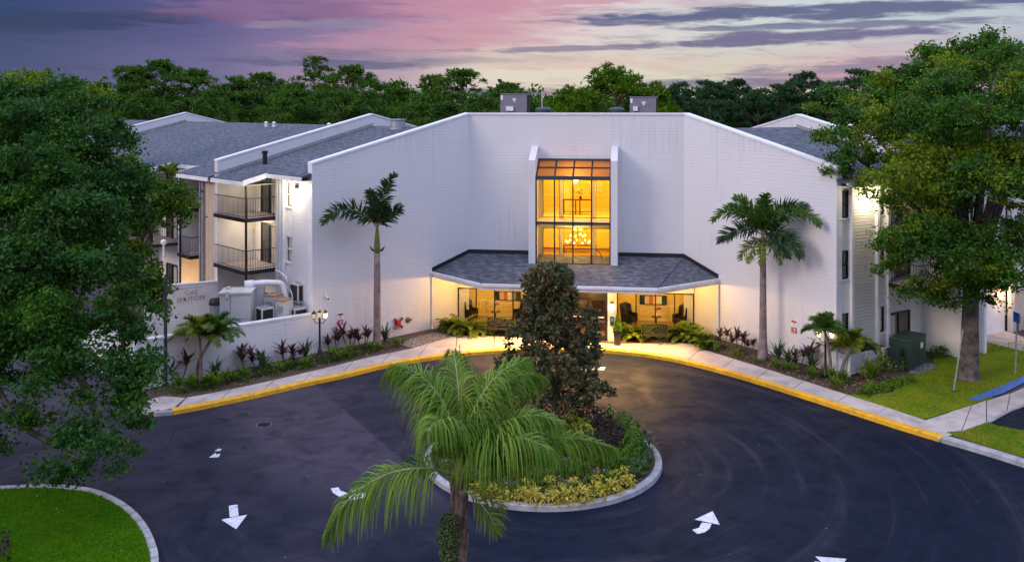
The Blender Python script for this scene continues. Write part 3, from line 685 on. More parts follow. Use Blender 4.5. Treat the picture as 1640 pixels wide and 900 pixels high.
# ------------------------------------------------------------------ entrance building (local x along the front, y away from the viewer)
BA = 0.133
B0 = Vector((3.457, 49.882, 0))
def BL(u, v, z=0.0): return Vector((B0.x + u * math.cos(BA) + v * math.sin(BA), B0.y - u * math.sin(BA) + v * math.cos(BA), z))
bld = empty('entrance_building', B0, -BA, 'white brick entrance building with splayed walls, glazed bay and low shingled canopy', 'building')
W_, H1, H2, WL, PHI = 5.912, 11.764, 9.389, 9.953, 0.885
cP, sP = math.cos(PHI), math.sin(PHI)
BAYW, DOORU, VV, EV = 2.37, 2.32, -3.4, -5.013   # bay half width, vestibule half width, vestibule front, eave front
# central wall with bay opening
cw = MB()
cw.xz([(-W_, 2.95), (-W_, H1 - .12), (W_, H1 - .12), (W_, 2.95), (2.1, 2.95), (2.1, 9.15), (-2.1, 9.15), (-2.1, 2.95)], 0.0, 0.35)
cw.build('front_wall', M['brick'], bld)
# parapet cap
pc = MB(); pc.box(-W_ - .02, W_ + .02, -.05, .42, H1 - .12, H1); pc.build('parapet_cap', M['white'], bld)
# splayed walls
for s in (-1, 1):
    o = MB().xz([(0, 0), (WL, 0), (WL, H2 - .1), (0, H1 - .1)], 0, 0.35 * s).build('wing_wall', M['brick'], bld, (s * W_, 0, 0), (math.pi + PHI) if s < 0 else -PHI)
    c = MB().xz([(0, H1 - .1), (WL + .03, H2 - .1 - .007), (WL + .03, H2), (0, H1)], -.05 * s, .40 * s).build('wing_cap', M['white'], o)
    e = MB().box(WL, WL + .03, -.02 * s, .37 * s, 0, H2 - .1).build('corner_trim', M['white'], o)
# flat roof behind the parapet
MB().sheet([(-W_ + .3, .3), (W_ - .3, .3), (W_ - .3, 16), (-W_ + .3, 16)], 11.1).build('flat_roof', M['shingle'], bld)
MB().box(-W_ + .3, W_ - .3, 15.7, 16, 0, 11.3).build('rear_wall', M['brick'], bld)

# canopy
eL, eR, fL, fR = (-7.57, -2.03), (7.57, -2.03), (-4.368, EV), (4.368, EV)
ZE, ZT, ZJ = 3.10, 3.22, 3.93
roof = MB()
jm = ZJ
roof.slab([(fL[0], fL[1], ZT), (fR[0], fR[1], ZT), (W_ - .01, -.02, jm), (-W_ + .01, -.02, jm)], .10)
roof.slab([(eL[0], eL[1], ZT), (fL[0], fL[1], ZT), (-W_ + .01, -.02, jm)], .10)
roof.slab([(fR[0], fR[1], ZT), (eR[0], eR[1], ZT), (W_ - .01, -.02, jm)], .10)
rf = roof.build('canopy_roof', M['shingle_canopy'], bld)
for a, b in ((fL, (-W_, 0)), (fR, (W_, 0))):
    MB().tube([(a[0], a[1], ZT + .01), (b[0], b[1], jm + .01)], .035, 6).build('hip_ridge', M['shingle_canopy'], rf)
for a, b, za, zb in ((eL, (-W_, 0), ZT, jm), (eR, (W_, 0), ZT, jm), ((-W_, 0), (-BAYW, 0), jm, jm), ((BAYW, 0), (W_, 0), jm, jm)):
    d = Vector((b[0] - a[0], b[1] - a[1], 0)).normalized(); nn = Vector((-d.y, d.x, 0)) * .05
    if nn.y > 0: nn = -nn
    fl = MB(); q = [Vector((a[0], a[1], za + .005)), Vector((b[0], b[1], zb + .005))]
    vs = [q[0] + nn, q[1] + nn, q[1] + nn + Vector((0, 0, .2)), q[0] + nn + Vector((0, 0, .2)), q[0], q[1], q[1] + Vector((0, 0, .2)), q[0] + Vector((0, 0, .2))]
    fl.add(vs, [(0, 1, 2, 3), (7, 6, 5, 4), (3, 2, 6, 7), (0, 3, 7, 4), (1, 5, 6, 2), (0, 4, 5, 1)]); fl.build('flashing', M['flash'], rf)
fa = MB()
gut = MB()
for a, b in ((eL, fL), (fL, fR), (fR, eR)):
    d = Vector((b[0] - a[0], b[1] - a[1], 0)).normalized(); nn = Vector((d.y, -d.x, 0))
    A, B_ = Vector((a[0], a[1], 0)), Vector((b[0], b[1], 0))
    fa.prism([tuple((A + nn * .02).xy), tuple((B_ + nn * .02).xy), tuple((B_ - nn * .03).xy), tuple((A - nn * .03).xy)], ZE - .19, ZT - .004)
    gut.prism([tuple((A + nn * .12).xy), tuple((B_ + nn * .12).xy), tuple((B_ + nn * .022).xy), tuple((A + nn * .022).xy)], ZE - .02, ZT - .012)
fa.build('fascia', M['white'], rf); gut.build('gutter', M['white'], rf)
MB().prism([eL, fL, fR, eR, (W_, -.02), (-W_, -.02)], ZE - .18, ZE - .12).build('soffit', M['soffit'], rf)
for s in (-1, 1):
    ds = MB(); ds.tube([(s * 7.62, -2.12, ZE), (s * 7.55, -2.09, ZE - .3), (s * 7.55, -2.09, 0.25), (s * 7.50, -2.22, .14)], .05, 8)
    ds.build('downspout', M['white'], bld)
for k, (u, v) in enumerate(((-5.6, -2.2), (-3.4, -3.2), (-1.2, -4.2), (1.2, -4.2), (3.4, -3.2), (5.6, -2.2))):
    d = MB().lathe([(.10, 0), (.10, .02), (.06, .02)], (u, v, ZE - .202), 14).build('downlight', M['downlight'], bld)
    lamp('canopy_light', 'POINT', (u, v, ZE - .32), 175.0, (1.0, .56, .15), bld, .08)

for u in (-3.3, -1.1, 1.1, 3.3): lamp('canopy_spot', 'SPOT', (u, -4.55, ZE - .3), 1300.0, (1.0, .54, .15), bld, .08, (u, -5.6, 0), 130)
# storefront glazing, left and right of the vestibule
GV = -0.62
for s in (-1, 1):
    u0, u1 = s * DOORU, s * 6.42
    fr = MB()
    for k in range(5):
        u = u0 + (u1 - u0) * k / 4; u = min(max(u, min(u0, u1) + .03), max(u0, u1) - .03)
        fr.box(u - .03, u + .03, GV - .05, GV + .05, .20, 2.05)
    fr.box(u0, u1, GV - .052, GV + .052, 2.05, 2.12); fr.box(u0, u1, GV - .052, GV + .052, .13, .20)
    f = fr.build('storefront_window', M['dark'], bld)
    MB().box(u0 + .02 * s, u1 - .02 * s, GV - .008, GV + .008, .20, 2.05).build('pane', M['glass_warm'], f)
    MB().box(u0, u1 - .02 * s, GV - .10, GV + .10, 2.12, ZE - .18).build('storefront_header', M['brick'], bld)
    # room behind
    rm = MB(); b0, b1 = min(u0, u1), max(u0, u1); RB = 1.3
    rm.box(b0 + .0, b1 + .4 * (s > 0), RB, RB + .1, .1, 2.75).build('lobby_wall', M['yellow_wall'], bld)
    MB().box(b0 - .4 * (s < 0), b1 + .4 * (s > 0), GV + .06, RB, 2.70, 2.76).build('lobby_ceiling', M['cream_wall'], bld)
    MB().box(b0 - .4 * (s < 0), b1 + .4 * (s > 0), GV + .06, RB, .09, .14).build('lobby_floor', M['wood_floor'], bld)
    MB().box(u1 + .28 * s, u1 + .38 * s, .36, RB, .1, 2.75).build('lobby_wall', M['yellow_wall'], bld)
    MB().box(u0 - .05 * s, u0 - .15 * s, GV + .4, RB, .1, 2.75).build('lobby_wall', M['yellow_wall'], bld)
    md = MB()
    md.box(b0, b1, RB - .03, RB, .98, 1.03); md.box(b0, b1, RB - .03, RB, .14, .32)
    for k in range(4):
        c = b0 + (k + .5) * (b1 - b0) / 4
        for hw, h0, h1 in ((.42, .38, .90), (.24, .50, .78)):
            for q in (-1, 1): md.box(c + q * hw - .02, c + q * hw + .02, RB - .035, RB - .001, h0, h1)
            md.box(c - hw, c + hw, RB - .036, RB - .001, h0 - .02, h0 + .02); md.box(c - hw, c + hw, RB - .036, RB - .001, h1 - .02, h1 + .02)
    md.build('wainscot_moulding', M['moulding'], bld)
    for k in range(2):
        u = b0 + (k + .5) * (b1 - b0) / 2
        MB().lathe([(.12, 0), (.12, .02), (.02, .03)], (u, .2, 2.665), 14).build('ceiling_light', M['downlight'], bld)
        lamp('lobby_light', 'POINT', (u, .2, 2.5), 62.0, (1.0, .64, .18), bld, .1)
# vestibule with sliding doors
for s in (-1, 1):
    MB().box(s * (DOORU - .0), s * (DOORU - .18), VV, GV + .4, .1, ZE - .18).build('vestibule_wall', M['cream_wall' if 0 else 'brick'], bld)
    MB().box(s * (DOORU - .18), s * (DOORU - .42), VV, VV + .2, .1, ZE - .18).build('door_pier', M['brick'], bld)
dw = DOORU - .42
df = MB(); df.box(-dw, dw, VV + .04, VV + .16, 2.28, 2.62)
for s in (-1, 1): df.box(s * dw, s * (dw - .09), VV + .04, VV + .16, .14, 2.28)
dfo = df.build('door_frame', M['dark'], bld)
for k in range(4):
    a = -dw + .09 + k * (2 * dw - .18) / 4; b = a + (2 * dw - .18) / 4; y = VV + (.07 if k in (0, 3) else .115)
    lf = MB(); lf.box(a, a + .06, y, y + .04, .15, 2.27); lf.box(b - .06, b, y, y + .04, .15, 2.27)
    lf.box(a + .06, b - .06, y, y + .04, 2.17, 2.27); lf.box(a + .06, b - .06, y, y + .04, .15, .36)
    l = lf.build('sliding_door', M['dark'], bld)
    MB().box(a + .06, b - .06, y + .015, y + .025, .36, 2.17).build('pane', M['glass_warm'], l)
    st = MB(); st.box(a + .10, b - .10, y - .012, y - .002, 1.28, 1.34); st.build('safety_strip', M['sign_white'], l)
MB().box(-dw, dw, VV + .04, VV + .16, 2.62, ZE - .18).build('door_header', M['brick'], bld)
MB().box(-DOORU, DOORU, 2.4, 2.5, .1, 2.75).build('lobby_wall', M['yellow_wall'], bld)
MB().box(-DOORU + .18, DOORU - .18, VV + .2, 2.4, .09, .14).build('lobby_floor', M['wood_floor'], bld)
MB().box(-DOORU + .18, DOORU - .18, VV + .2, 2.4, 2.78, 2.84).build('lobby_ceiling', M['cream_wall'], bld)
wd = MB(); wd.box(1.0, 1.9, -1.6, -1.5, .14, 2.3); wd.box(-1.9, -1.0, -1.6, -1.5, .14, 2.3); wd.build('inner_door', M['wood'], bld)
for v in (-2.4, .6): lamp('vestibule_light', 'POINT', (0, v, 2.55), 26.0, (1.0, .62, .22), bld, .1)
# wall lamp and keypad on the right pier
sc = MB(); sc.box(2.03, 2.19, VV - .10, VV - .002, 2.05, 2.16)
so = sc.build('wall_sconce', M['brass'], bld); MB().lathe([(.05, 0), (.085, .03), (.085, .30), (.05, .33)], (2.11, VV - .10, 1.70), 12).build('sconce_glass', M['lantern'], so)
lamp('sconce_light', 'POINT', (2.11, VV - .28, 1.85), 6.0, WARM, bld, .06)
kp = MB().box(2.02, 2.22, VV - .06, VV - .002, .95, 1.38).build('entry_keypad', M['black'], bld)
MB().box(2.06, 2.18, VV - .066, VV - .061, 1.16, 1.32).build('keypad_screen', M['screen'], kp)

# glazed bay
BD, BY0 = -1.68, -1.52
PZ0, PF, PB = 3.45, 9.22, 9.92
for s in (-1, 1):
    a, b = s * BAYW, s * (BAYW - .36)
    MB().yz([(BD, PZ0), (-.002, PZ0), (-.002, PB), (-.12, PB), (BD, PF)], a, b).build('bay_pilaster', M['brick'], bld)
gw = BAYW - .36
GZ0, GM, GT, SKT = 3.72, 5.88, 8.18, 9.12
bf = MB()
for k in range(5):
    u = -gw + .035 + k * (2 * gw - .07) / 4
    bf.box(u - .035, u + .035, BY0 - .04, BY0 + .06, GZ0, GT)
    bf.add(*(lambda q: ([(u - .045, BY0 + .02, GT + .05), (u + .045, BY0 + .02, GT + .05), (u + .045, -.02, SKT), (u - .045, -.02, SKT), (u - .045, BY0 + .02, GT + .15), (u + .045, BY0 + .02, GT + .15), (u + .045, -.02, SKT + .08), (u - .045, -.02, SKT + .08)],
               [(3, 2, 1, 0), (4, 5, 6, 7), (0, 1, 5, 4), (1, 2, 6, 5), (2, 3, 7, 6), (3, 0, 4, 7)]))(0))
bf.box(-gw, gw, BY0 - .03, BY0 + .05, GM - .035, GM + .035)
bf.box(-gw, gw, BY0 - .05, BY0 + .07, GZ0 - .06, GZ0 + .03)
b = bf.build('bay_window', M['dark'], bld)
fr2 = MB(); fr2.box(-gw - .0, gw, BY0 - .07, BY0 + .09, GT, GT + .20); fr2.box(-gw, gw, -.10, -.01, SKT, SKT + .12)
t = .52; ym, zm = BY0 + (0 - BY0) * t, GT + .10 + (SKT - GT) * t
fr2.box(-gw, gw, ym - .04, ym + .04, zm - .03, zm + .06)
fr2.build('skylight_frame', M['steel_blue'], b)
MB().box(-gw, gw, BY0 + .004, BY0 + .012, GZ0, GT).build('pane', M['glass_warm'], b)
MB().slab([(-gw, BY0 + .05, GT + .12), (gw, BY0 + .05, GT + .12), (gw, -.03, SKT + .05), (-gw, -.03, SKT + .05)], .02).build('skylight_pane', M['glass_amber'], b)
MB().box(-BAYW, BAYW, BD - .05, -.05, PZ0 - .02, PZ0 + .12).build('bay_base', M['flash'], b)
MB().box(-gw, gw, BY0 + .07, 4.0, GM - .16, GM + .06).build('upper_floor', M['cream_wall'], bld)
MB().box(-2.9, 2.9, .36, 4.0, GZ0 - .30, GZ0 - .06).build('lower_floor', M['wood_floor'], bld)
MB().box(-2.9, 2.9, .36, 4.0, 8.35, 8.5).build('hall_ceiling', M['cream_wall'], bld)
MB().box(-2.9, 2.9, .36, 4.0, GM - .30, GM - .165).build('hall_ceiling', M['cream_wall'], bld)
for s in (-1, 1): MB().box(s * 2.9, s * 2.8, .36, 4.0, GZ0, 8.4).build('hall_wall', M['yellow_wall'], bld)
hb = MB(); hb.box(-2.9, 2.9, 3.9, 4.0, GZ0, 8.4); hb.build('hall_wall', M['yellow_wall'], bld)
# inner screen in the wall line: cream surround with two glazed bays per storey
for z0, z1 in ((GZ0 - .05, GM - .35), (GM + .07, GT + .02)):
    sc = MB(); top = z1 - .12
    for a, b_ in ((-gw, -gw + .24), (-.82, -.68), (gw - 1.05, gw - .88)): sc.box(a, b_, .05, .12, z0, top)
    sc.box(-gw, gw, .05, .12, top, z1 + (.3 if z0 < 5 else 1.1))
    sc.build('inner_screen', M['cream_wall'], bld)
    sf = MB()
    for a in (-gw + .26, -.85, -.64, gw - 1.08, gw - .84, gw - .06): sf.box(a - .018, a + .018, .03, .05, z0, top)
    sf.box(-gw + .24, gw - .06, .028, .05, top - .03, top + .015); sf.box(-gw + .24, gw - .06, .028, .05, z0 + .02, z0 + .06)
    ifo = sf.build('inner_frame', M['wood'], bld)
    for a, b_ in ((-gw + .28, -.87), (-.62, gw - 1.10), (gw - .82, gw - .08)): MB().box(a, b_, .036, .042, z0 + .06, top - .03).build('pane', M['pane_amber'], ifo)
rl = MB(); rl.box(-2.5, 2.5, 3.84, 3.9, GM + .95, GM + 1.02); rl.box(-2.5, 2.5, 3.84, 3.9, GM + .06, GM + .22); rl.box(-2.5, 2.5, 3.84, 3.9, GZ0 + .95, GZ0 + 1.02)
rl.build('dado_rail', M['moulding'], bld)
dr = MB(); dr.box(-1.15, -.55, 3.82, 3.9, GM + .06, GM + 2.0); dr.build('hall_door', M['moulding'], bld)
sh = MB()
for k in range(9): sh.box(.55 + k * .1, .60 + k * .1, 3.80, 3.86, GM + 1.25, GM + 1.75)
sh.box(.5, 1.45, 3.80, 3.87, GM + 1.75, GM + 1.80); sh.box(.5, 1.45, 3.80, 3.87, GM + 1.20, GM + 1.25)
sh.build('stair_balusters', M['sign_white'], bld)
for u in (-1.1, 1.2):
    MB().lathe([(.13, 0), (.13, .02), (.02, .03)], (u, 1.4, 8.315), 12).build('ceiling_light', M['downlight'], bld)
    MB().lathe([(.13, 0), (.13, .02), (.02, .03)], (u, 1.4, GM - .335), 12).build('ceiling_light', M['downlight'], bld)
    for z in (8.1, GM - .5): lamp('hall_light', 'POINT', (u, 1.6, z), 300.0, (1.0, .72, .26), bld, .12)
for z in (7.95, 5.55): lamp('bay_light', 'POINT', (0, -.75, z), 75.0, (1.0, .72, .26), bld, .15)

# ------------------------------------------------------------------ apartment wings on both sides
def wing(side, O, label):
    """local x: along the flank (times side), y: up the gable slope, z up"""
    th = Vector((.73, .683, 0)) if side < 0 else Vector((-.525, .851, 0))
    nh = Vector((-.683, .73, 0)) if side < 0 else Vector((.851, .525, 0))
    xa = nh * side
    root = empty('apartment_wing', (O[0], O[1], 0), math.atan2(xa.y, xa.x), label, 'building')
    s = side
    def bx(mb, n0, n1, t0, t1, z0, z1): mb.box(s * n0, s * n1, t0, t1, z0, z1); return mb
    far = 34.0
    ridge_t, z_at0, slope = 8.29, 8.86, .252
    RZ = lambda t: z_at0 + slope * (t if t < ridge_t else 2 * ridge_t - t)
    # roof slabs: section A (n .05-7), section B (n 7.35-33.8)
    BAY0, BAY1 = 3.45, 6.98
    EA, EB, RT = -.55, -1.9, 17.0
    def roofpoly(pts): return [(s * n, t, RZ(t)) for n, t in pts]
    ra = MB()
    lowA = [(.03, EA), (BAY0, EA), (BAY0, EB), (BAY1, EB)]
    ra.slab(roofpoly([(.03, EA), (BAY0, EA), (BAY0, ridge_t), (.03, ridge_t)]), .12)
    ra.slab(roofpoly([(BAY0, EB), (BAY1, EB), (BAY1, ridge_t), (BAY0, ridge_t)]), .12)
    ra.slab(roofpoly([(.4, ridge_t), (BAY1, ridge_t), (BAY1, RT), (.4, RT)]), .12)
    lowB = [(7.36, EB), (11.6, EB), (11.6, EA), (15.5, EA), (15.5, EB), (20, EB), (20, EA), (33.8, EA)]
    for a, b, e in ((7.36, 11.6, EB), (11.6, 15.5, EA), (15.5, 20.0, EB), (20.0, 33.8, EA)):
        ra.slab(roofpoly([(a, e), (b, e), (b, ridge_t), (a, ridge_t)]), .12)
    ra.slab(roofpoly([(7.36, ridge_t), (33.8, ridge_t), (33.8, RT), (7.36, RT)]), .12)
    if side < 0: ra.slab(roofpoly([(34.2, EA), (60, EA), (60, ridge_t), (34.2, ridge_t)]), .12)
    rfo = ra.build('wing_roof', M['shingle'], root)
    fm = MB()
    def fascia(n0, t0, n1, t1):
        za, zb = RZ(t0) - .10, RZ(t1) - .10
        if abs(n0 - n1) < .01:
            vs = [(s * n0 + k * .03, t, z + dz) for t, z in ((t0, za), (t1, zb)) for k, dz in ((-1, -.14), (1, -.14), (1, .11), (-1, .11))]
            fm.add(vs, [(0, 1, 2, 3), (7, 6, 5, 4), (0, 4, 5, 1), (1, 5, 6, 2), (2, 6, 7, 3), (3, 7, 4, 0)])
        else: fm.box(s * n0, s * n1, t0 - .06, t0 - .002, za - .14, za + .06)
    for P in (lowA, lowB):
        for (a, b), (c, d) in zip(P[:-1], P[1:]): fascia(a, b, c, d)
    fm.build('eave_trim', M['white'], rfo)
    so = MB()
    for a, b, e in ((.03, BAY0, EA), (BAY0, BAY1, EB), (7.36, 11.6, EB), (11.6, 15.5, EA), (15.5, 20, EB), (20, 33.8, EA)): so.box(s * a, s * b, e, .1, RZ(e) - .24, RZ(e) - .21)
    so.build('eave_soffit', M['soffit'], rfo)
    # firewalls
    for n, tb in ((7.0, -1.55), (33.8, -1.55)):
        tops = [(tb, 0), (tb, 9.22), (ridge_t, 11.62), (16.5, 9.6), (16.5, 0)]
        MB().yz(tops, s * n, s * (n + .35)).build('firewall', M['brick'], root)
        MB().yz([(tb - .03, 9.20), (tb - .03, 9.29), (ridge_t, 11.69), (16.5, 9.68), (16.5, 9.58), (ridge_t, 11.60)], s * (n - .04), s * (n + .39)).build('firewall_cap', M['white'], root)
        MB().yz([(tb, RZ(tb) + .02), (tb, RZ(tb) + .16), (ridge_t, RZ(ridge_t) + .16), (ridge_t, RZ(ridge_t) + .02)], s * (n - .01), s * (n + .36)).build('firewall_flashing', M['metal'], root)
    # flank wall section A: strips
    wl = MB()
    top = RZ(EA) - .24
    WIN = ((7.04, 8.30), (4.28, 5.58), (1.55, 2.75))
    def strip(n0, n1, wins=True):
        """window strip: wall pieces between openings, windows with panes"""
        zz = [0]
        for a, b in sorted(WIN): zz += [a, b]
        zz.append(top)
        b = MB()
        for k in range(0, len(zz), 2): b.box(s * n0, s * n1, .0, .2, zz[k], zz[k + 1])
        b.build('strip_wall', M['stucco'], root)
        for a, c in WIN:
            f = MB(); x0, x1 = n0, n1
            f.box(s * x0, s * (x0 + .05), .03, .12, a, c); f.box(s * (x1 - .05), s * x1, .03, .12, a, c)
            f.box(s * (x0 + .05), s * (x1 - .05), .03, .12, c - .05, c); f.box(s * (x0 + .05), s * (x1 - .05), .03, .12, a, a + .05)
            f.box(s * (x0 + .05), s * (x1 - .05), .03, .12, (a + c) / 2 - .02, (a + c) / 2 + .03)
            w_ = f.build('window', M['white'] if side < 0 else M['dark'], root)
            MB().box(s * (x0 + .05), s * (x1 - .05), .085, .095, a + .05, c - .05).build('pane', M['glass_dark'], w_)
            MB().box(s * (x0 + .08), s * (x0 + .40), .078, .083, a + .1, c - .06).build('curtain', M['curtain'], w_)
            MB().box(s * (x0 - .02), s * (x1 + .02), -.05, .03, a - .06, a - .003).build('sill', M['white'], w_)
    bk = 'brick' if side < 0 else 'brick_cream'
    if side < 0:
        MB().box(s * .02, s * 1.95, 0, .2, 0, top).build('flank_wall', M[bk], root); strip(1.97, 2.55)
        for a, b in ((2.57, 2.72), (2.86, 3.02), (3.18, 3.36)): MB().box(s * a, s * b, -.16, .18, 0, top).build('pilaster', M['white'], root)
        MB().box(s * 2.56, s * 3.44, .0, .2, 0, top - .01).build('flank_wall', M['stucco'], root)
    else:
        strip(.10, .88); MB().box(s * .90, s * 1.06, -.16, .2, 0, top).build('pilaster', M['stucco'], root)
        MB().box(s * 1.08, s * 2.70, 0, .2, 0, top).build('flank_wall', M[bk], root)
        MB().box(s * 2.72, s * 2.90, -.16, .2, 0, top).build('pilaster', M['white'], root); strip(2.92, 3.42)
        for a, b in ((3.44, 3.60),): MB().box(s * a, s * b, -.2, .2, 0, top).build('pilaster', M['white'], root)
    # balcony bay
    def balconies(n0, n1, ext, depth=.45):
        bw = MB(); bw.box(s * n0, s * n1, depth, depth + .2, 0, top); bw.build('balcony_wall', M['stucco'], root)
        for n in (n0, n1): MB().box(s * (n - .06), s * (n + .06), .18 if n == n0 else EB + .3, depth, 0, top).build('balcony_side_wall', M['stucco'], root)
        for z in (6.47, 3.85):
            f = MB(); f.box(s * (n0 + .08), s * (n1 - .08), EB + .18, depth, z - .16, z); fo = f.build('balcony_floor', M['concrete'], root)
            e = MB(); e.box(s * (n0 + .02), s * (n1 - .02), EB + .10, EB + .178, z - .17, z + .02); e.box(s * (n0 + .0), s * (n0 + .078), EB + .10, .15, z - .17, z + .02)
            e.build('edge_beam', M['dark'], fo)
            r = MB(); zt = z + 1.02
            r.tube([(s * (n0 + .05), .1, zt), (s * (n0 + .05), EB + .16, zt), (s * (n1 - .05), EB + .16, zt)], .024, 6)
            r.tube([(s * (n0 + .05), .1, z + .1), (s * (n0 + .05), EB + .16, z + .1), (s * (n1 - .05), EB + .16, z + .1)], .016, 6)
            k = n0 + .05
            while k < n1: r.box(s * k - .007, s * k + .007, EB + .153, EB + .167, z + .02, zt); k += .14
            t = EB + .16
            while t < .1: r.box(s * (n0 + .05) - .007, s * (n0 + .05) + .007, t - .007, t + .007, z + .02, zt); t += .14
            r.build('railing', M['dark'], fo)
        for z in (6.47, 3.85, .14):
            d = MB(); mid = (n0 + n1) / 2 - .2
            d.box(s * (mid - .9), s * (mid - .82), depth - .08, depth - .002, z, z + 2.08); d.box(s * (mid + .82), s * (mid + .9), depth - .08, depth - .002, z, z + 2.08)
            d.box(s * (mid - .82), s * (mid + .82), depth - .08, depth - .002, z + 2.0, z + 2.08); d.box(s * (mid - .04), s * (mid + .04), depth - .08, depth - .002, z, z + 2.0)
            do = d.build('balcony_door', M['dark'], root)
            MB().box(s * (mid - .82), s * (mid + .82), depth - .04, depth - .03, z + .02, z + 2.0).build('pane', M['glass_dark'], do)
            MB().box(s * (mid - .7), s * (mid - .25), depth - .055, depth - .046, z + .05, z + 1.95).build('curtain', M['curtain'], do)
        for n in ext: MB().box(s * n - .045, s * n + .045, EB + .2, EB + .29, 0, top - .25).build('balcony_post', M['dark'], root)
    balconies(BAY0, 6.98, (BAY0 + .12,) if side < 0 else ())
    if side < 0:
        for z in (8.15, 5.85):
            sc = MB().lathe([(.05, 0), (.07, .05), (.07, .2), (.03, .25)], (s * 6.6, .3, z - .35), 10).build('porch_lamp', M['lantern_dim'], root)
            lamp('balcony_fill', 'POINT', (s * 5.6, -.35, z), 60.0, (1.0, .82, .60), root, .1)  # fill added to brighten the balconies, set apart from the sconce
    # section B
    if side < 0:
        pw = MB(); pw.box(s * 7.36, s * 8.5, EB + .35, EB + .5, 0, top - .2)
        po = pw.build('siding_panel', M['panel_beige'], root)
        gs = MB()
        for k in range(7): gs.box(s * (7.40 + k * .17), s * (7.415 + k * .17), EB + .342, EB + .352, .3, top - .3)
        gs.build('siding_groove', M['wood'], po)
        for a, b in ((8.52, 8.68), (8.80, 8.95)): MB().box(s * a, s * b, EB + .2, EB + .55, 0, top - .2).build('pilaster', M['metal'], root)
        MB().box(s * 8.96, s * 11.6, .2, .4, 0, top).build('flank_wall', M['stucco'], root)
        strip(11.62, 12.4); MB().box(s * 12.42, s * 13.3, 0, .2, 0, top).build('flank_wall', M['stucco'], root); strip(13.32, 14.1)
        for a in (12.5, 13.0, 14.2, 15.2): MB().box(s * a, s * (a + .16), -.16, .1, 0, top).build('pilaster', M['white'], root)
        MB().box(s * 14.12, s * 15.5, 0, .2, 0, top).build('flank_wall', M['stucco'], root)
        balconies(15.5, 20.0, (15.7,)); balconies(9.9, 11.58, (11.5,), .15)
        MB().box(s * 20, s * 33.8, 0, .2, 0, top).build('flank_wall', M['stucco'], root)
    else:
        MB().box(s * 7.36, s * 9.0, EB + .4, EB + .6, 0, top - .2).build('flank_wall', M['stucco'], root)
        MB().box(s * 9.02, s * 14.0, .3, .5, 0, top).build('flank_wall', M['stucco'], root)
        for a in (7.4, 8.7, 10.2, 11.6): MB().box(s * a, s * (a + .18), EB + .2 if a < 9 else .1, EB + .38 if a < 9 else .28, 0, top - .2).build('pilaster', M['white'], root)
        MB().box(s * 14, s * 33.8, 0, .2, 0, top).build('flank_wall', M['stucco'], root)
        dd = MB(); dd.box(s * 14.2, s * 15.2, -.05, -.002, .17, 2.3); dd.build('entry_door', M['panel_beige'], root)
        for k in range(4): MB().box(s * (16 + k * 3), s * (17.4 + k * 3), -.03, -.002, 1.1, 2.6).build('window', M['glass_dark'], root)
    # gable end closing wall at the back
    MB().box(s * .4, s * 33.8, 16.2, 16.4, 0, 6.9).build('rear_wall', M['stucco'], root)
    # floodlight high on the flank
    nf = 1.45 if side < 0 else 2.05
    fl_ = MB(); fl_.box(s * nf - .14, s * nf + .14, -.22, -.002, 8.02, 8.2); fo = fl_.build('floodlight', M['dark'], root)
    MB().box(s * nf - .13, s * nf + .13, -.20, -.04, 7.99, 8.015).build('floodlight_lens', M['flood'], fo)
    MB().box(s * nf - .12, s * nf + .12, -.245, -.225, 8.03, 8.17).build('floodlight_lens', M['flood'], fo)
    lamp('floodlight_beam', 'POINT', (s * nf, -.55, 7.95), 130.0 if side < 0 else 150.0, (1.0, .84, .60), root, .12)
    # roof vents
    rv = MB()
    for n, t in ((5.9, .6),): rv.lathe([(.12, 0), (.12, .62), (.16, .62), (.16, .76), (.02, .80)], (s * n, t, RZ(t) - .05), 12)
    rv.build('vent_pipe', M['black'], root)
    for n, t in ((9.0, 7.4), (10.5, 7.4), (17.5, 7.4), (18.6, 7.4)): MB().lathe([(.10, 0), (.10, .25), (.16, .30), (.02, .38)], (s * n, t, RZ(t)), 10).build('roof_vent', M['white'], root)
    return root
wl_ = wing(-1, (-9.67, 43.86), 'white three storey apartment wing with balconies and grey gabled roof beside the entrance building')
wr_ = wing(1, (14.54, 40.63), 'apartment wing with cream brick flank and dark windows behind the broad oak')
lamp('panel_uplight', 'POINT', (-17.6, 50.0, 1.4), 170.0, (1.0, .55, .18), None, .2)
lamp('walkway_light', 'POINT', (26.0, 47.6, 2.3), 60.0, (1.0, .60, .22), None, .15)
# ------------------------------------------------------------------ foliage builders
def unit(v): return v / np.maximum(np.linalg.norm(v, axis=1, keepdims=True), 1e-9)

def leaf_quads(P, ln, wd, rg, up=0.5, axis=None, lnvar=0.35):
    """one diamond-shaped leaf per point"""
    n = len(P)
    a = unit(rg.normal(size=(n, 3))) if axis is None else unit(axis + rg.normal(size=(n, 3)) * 0.35)
    nr = unit(rg.normal(size=(n, 3)) + np.array([0, 0, up * 2]))
    b = unit(np.cross(nr, a)); L = (ln * (1 + lnvar * rg.uniform(-1, 1, n)))[:, None]; Wd = L * (wd / ln)
    c = np.cross(a, b)
    V = np.stack([P - a * L / 2, P + b * Wd / 2 + c * L * .06, P + a * L / 2, P - b * Wd / 2 + c * L * .06], 1).reshape(-1, 3)
    F = np.arange(4 * n).reshape(-1, 4)
    return V, F

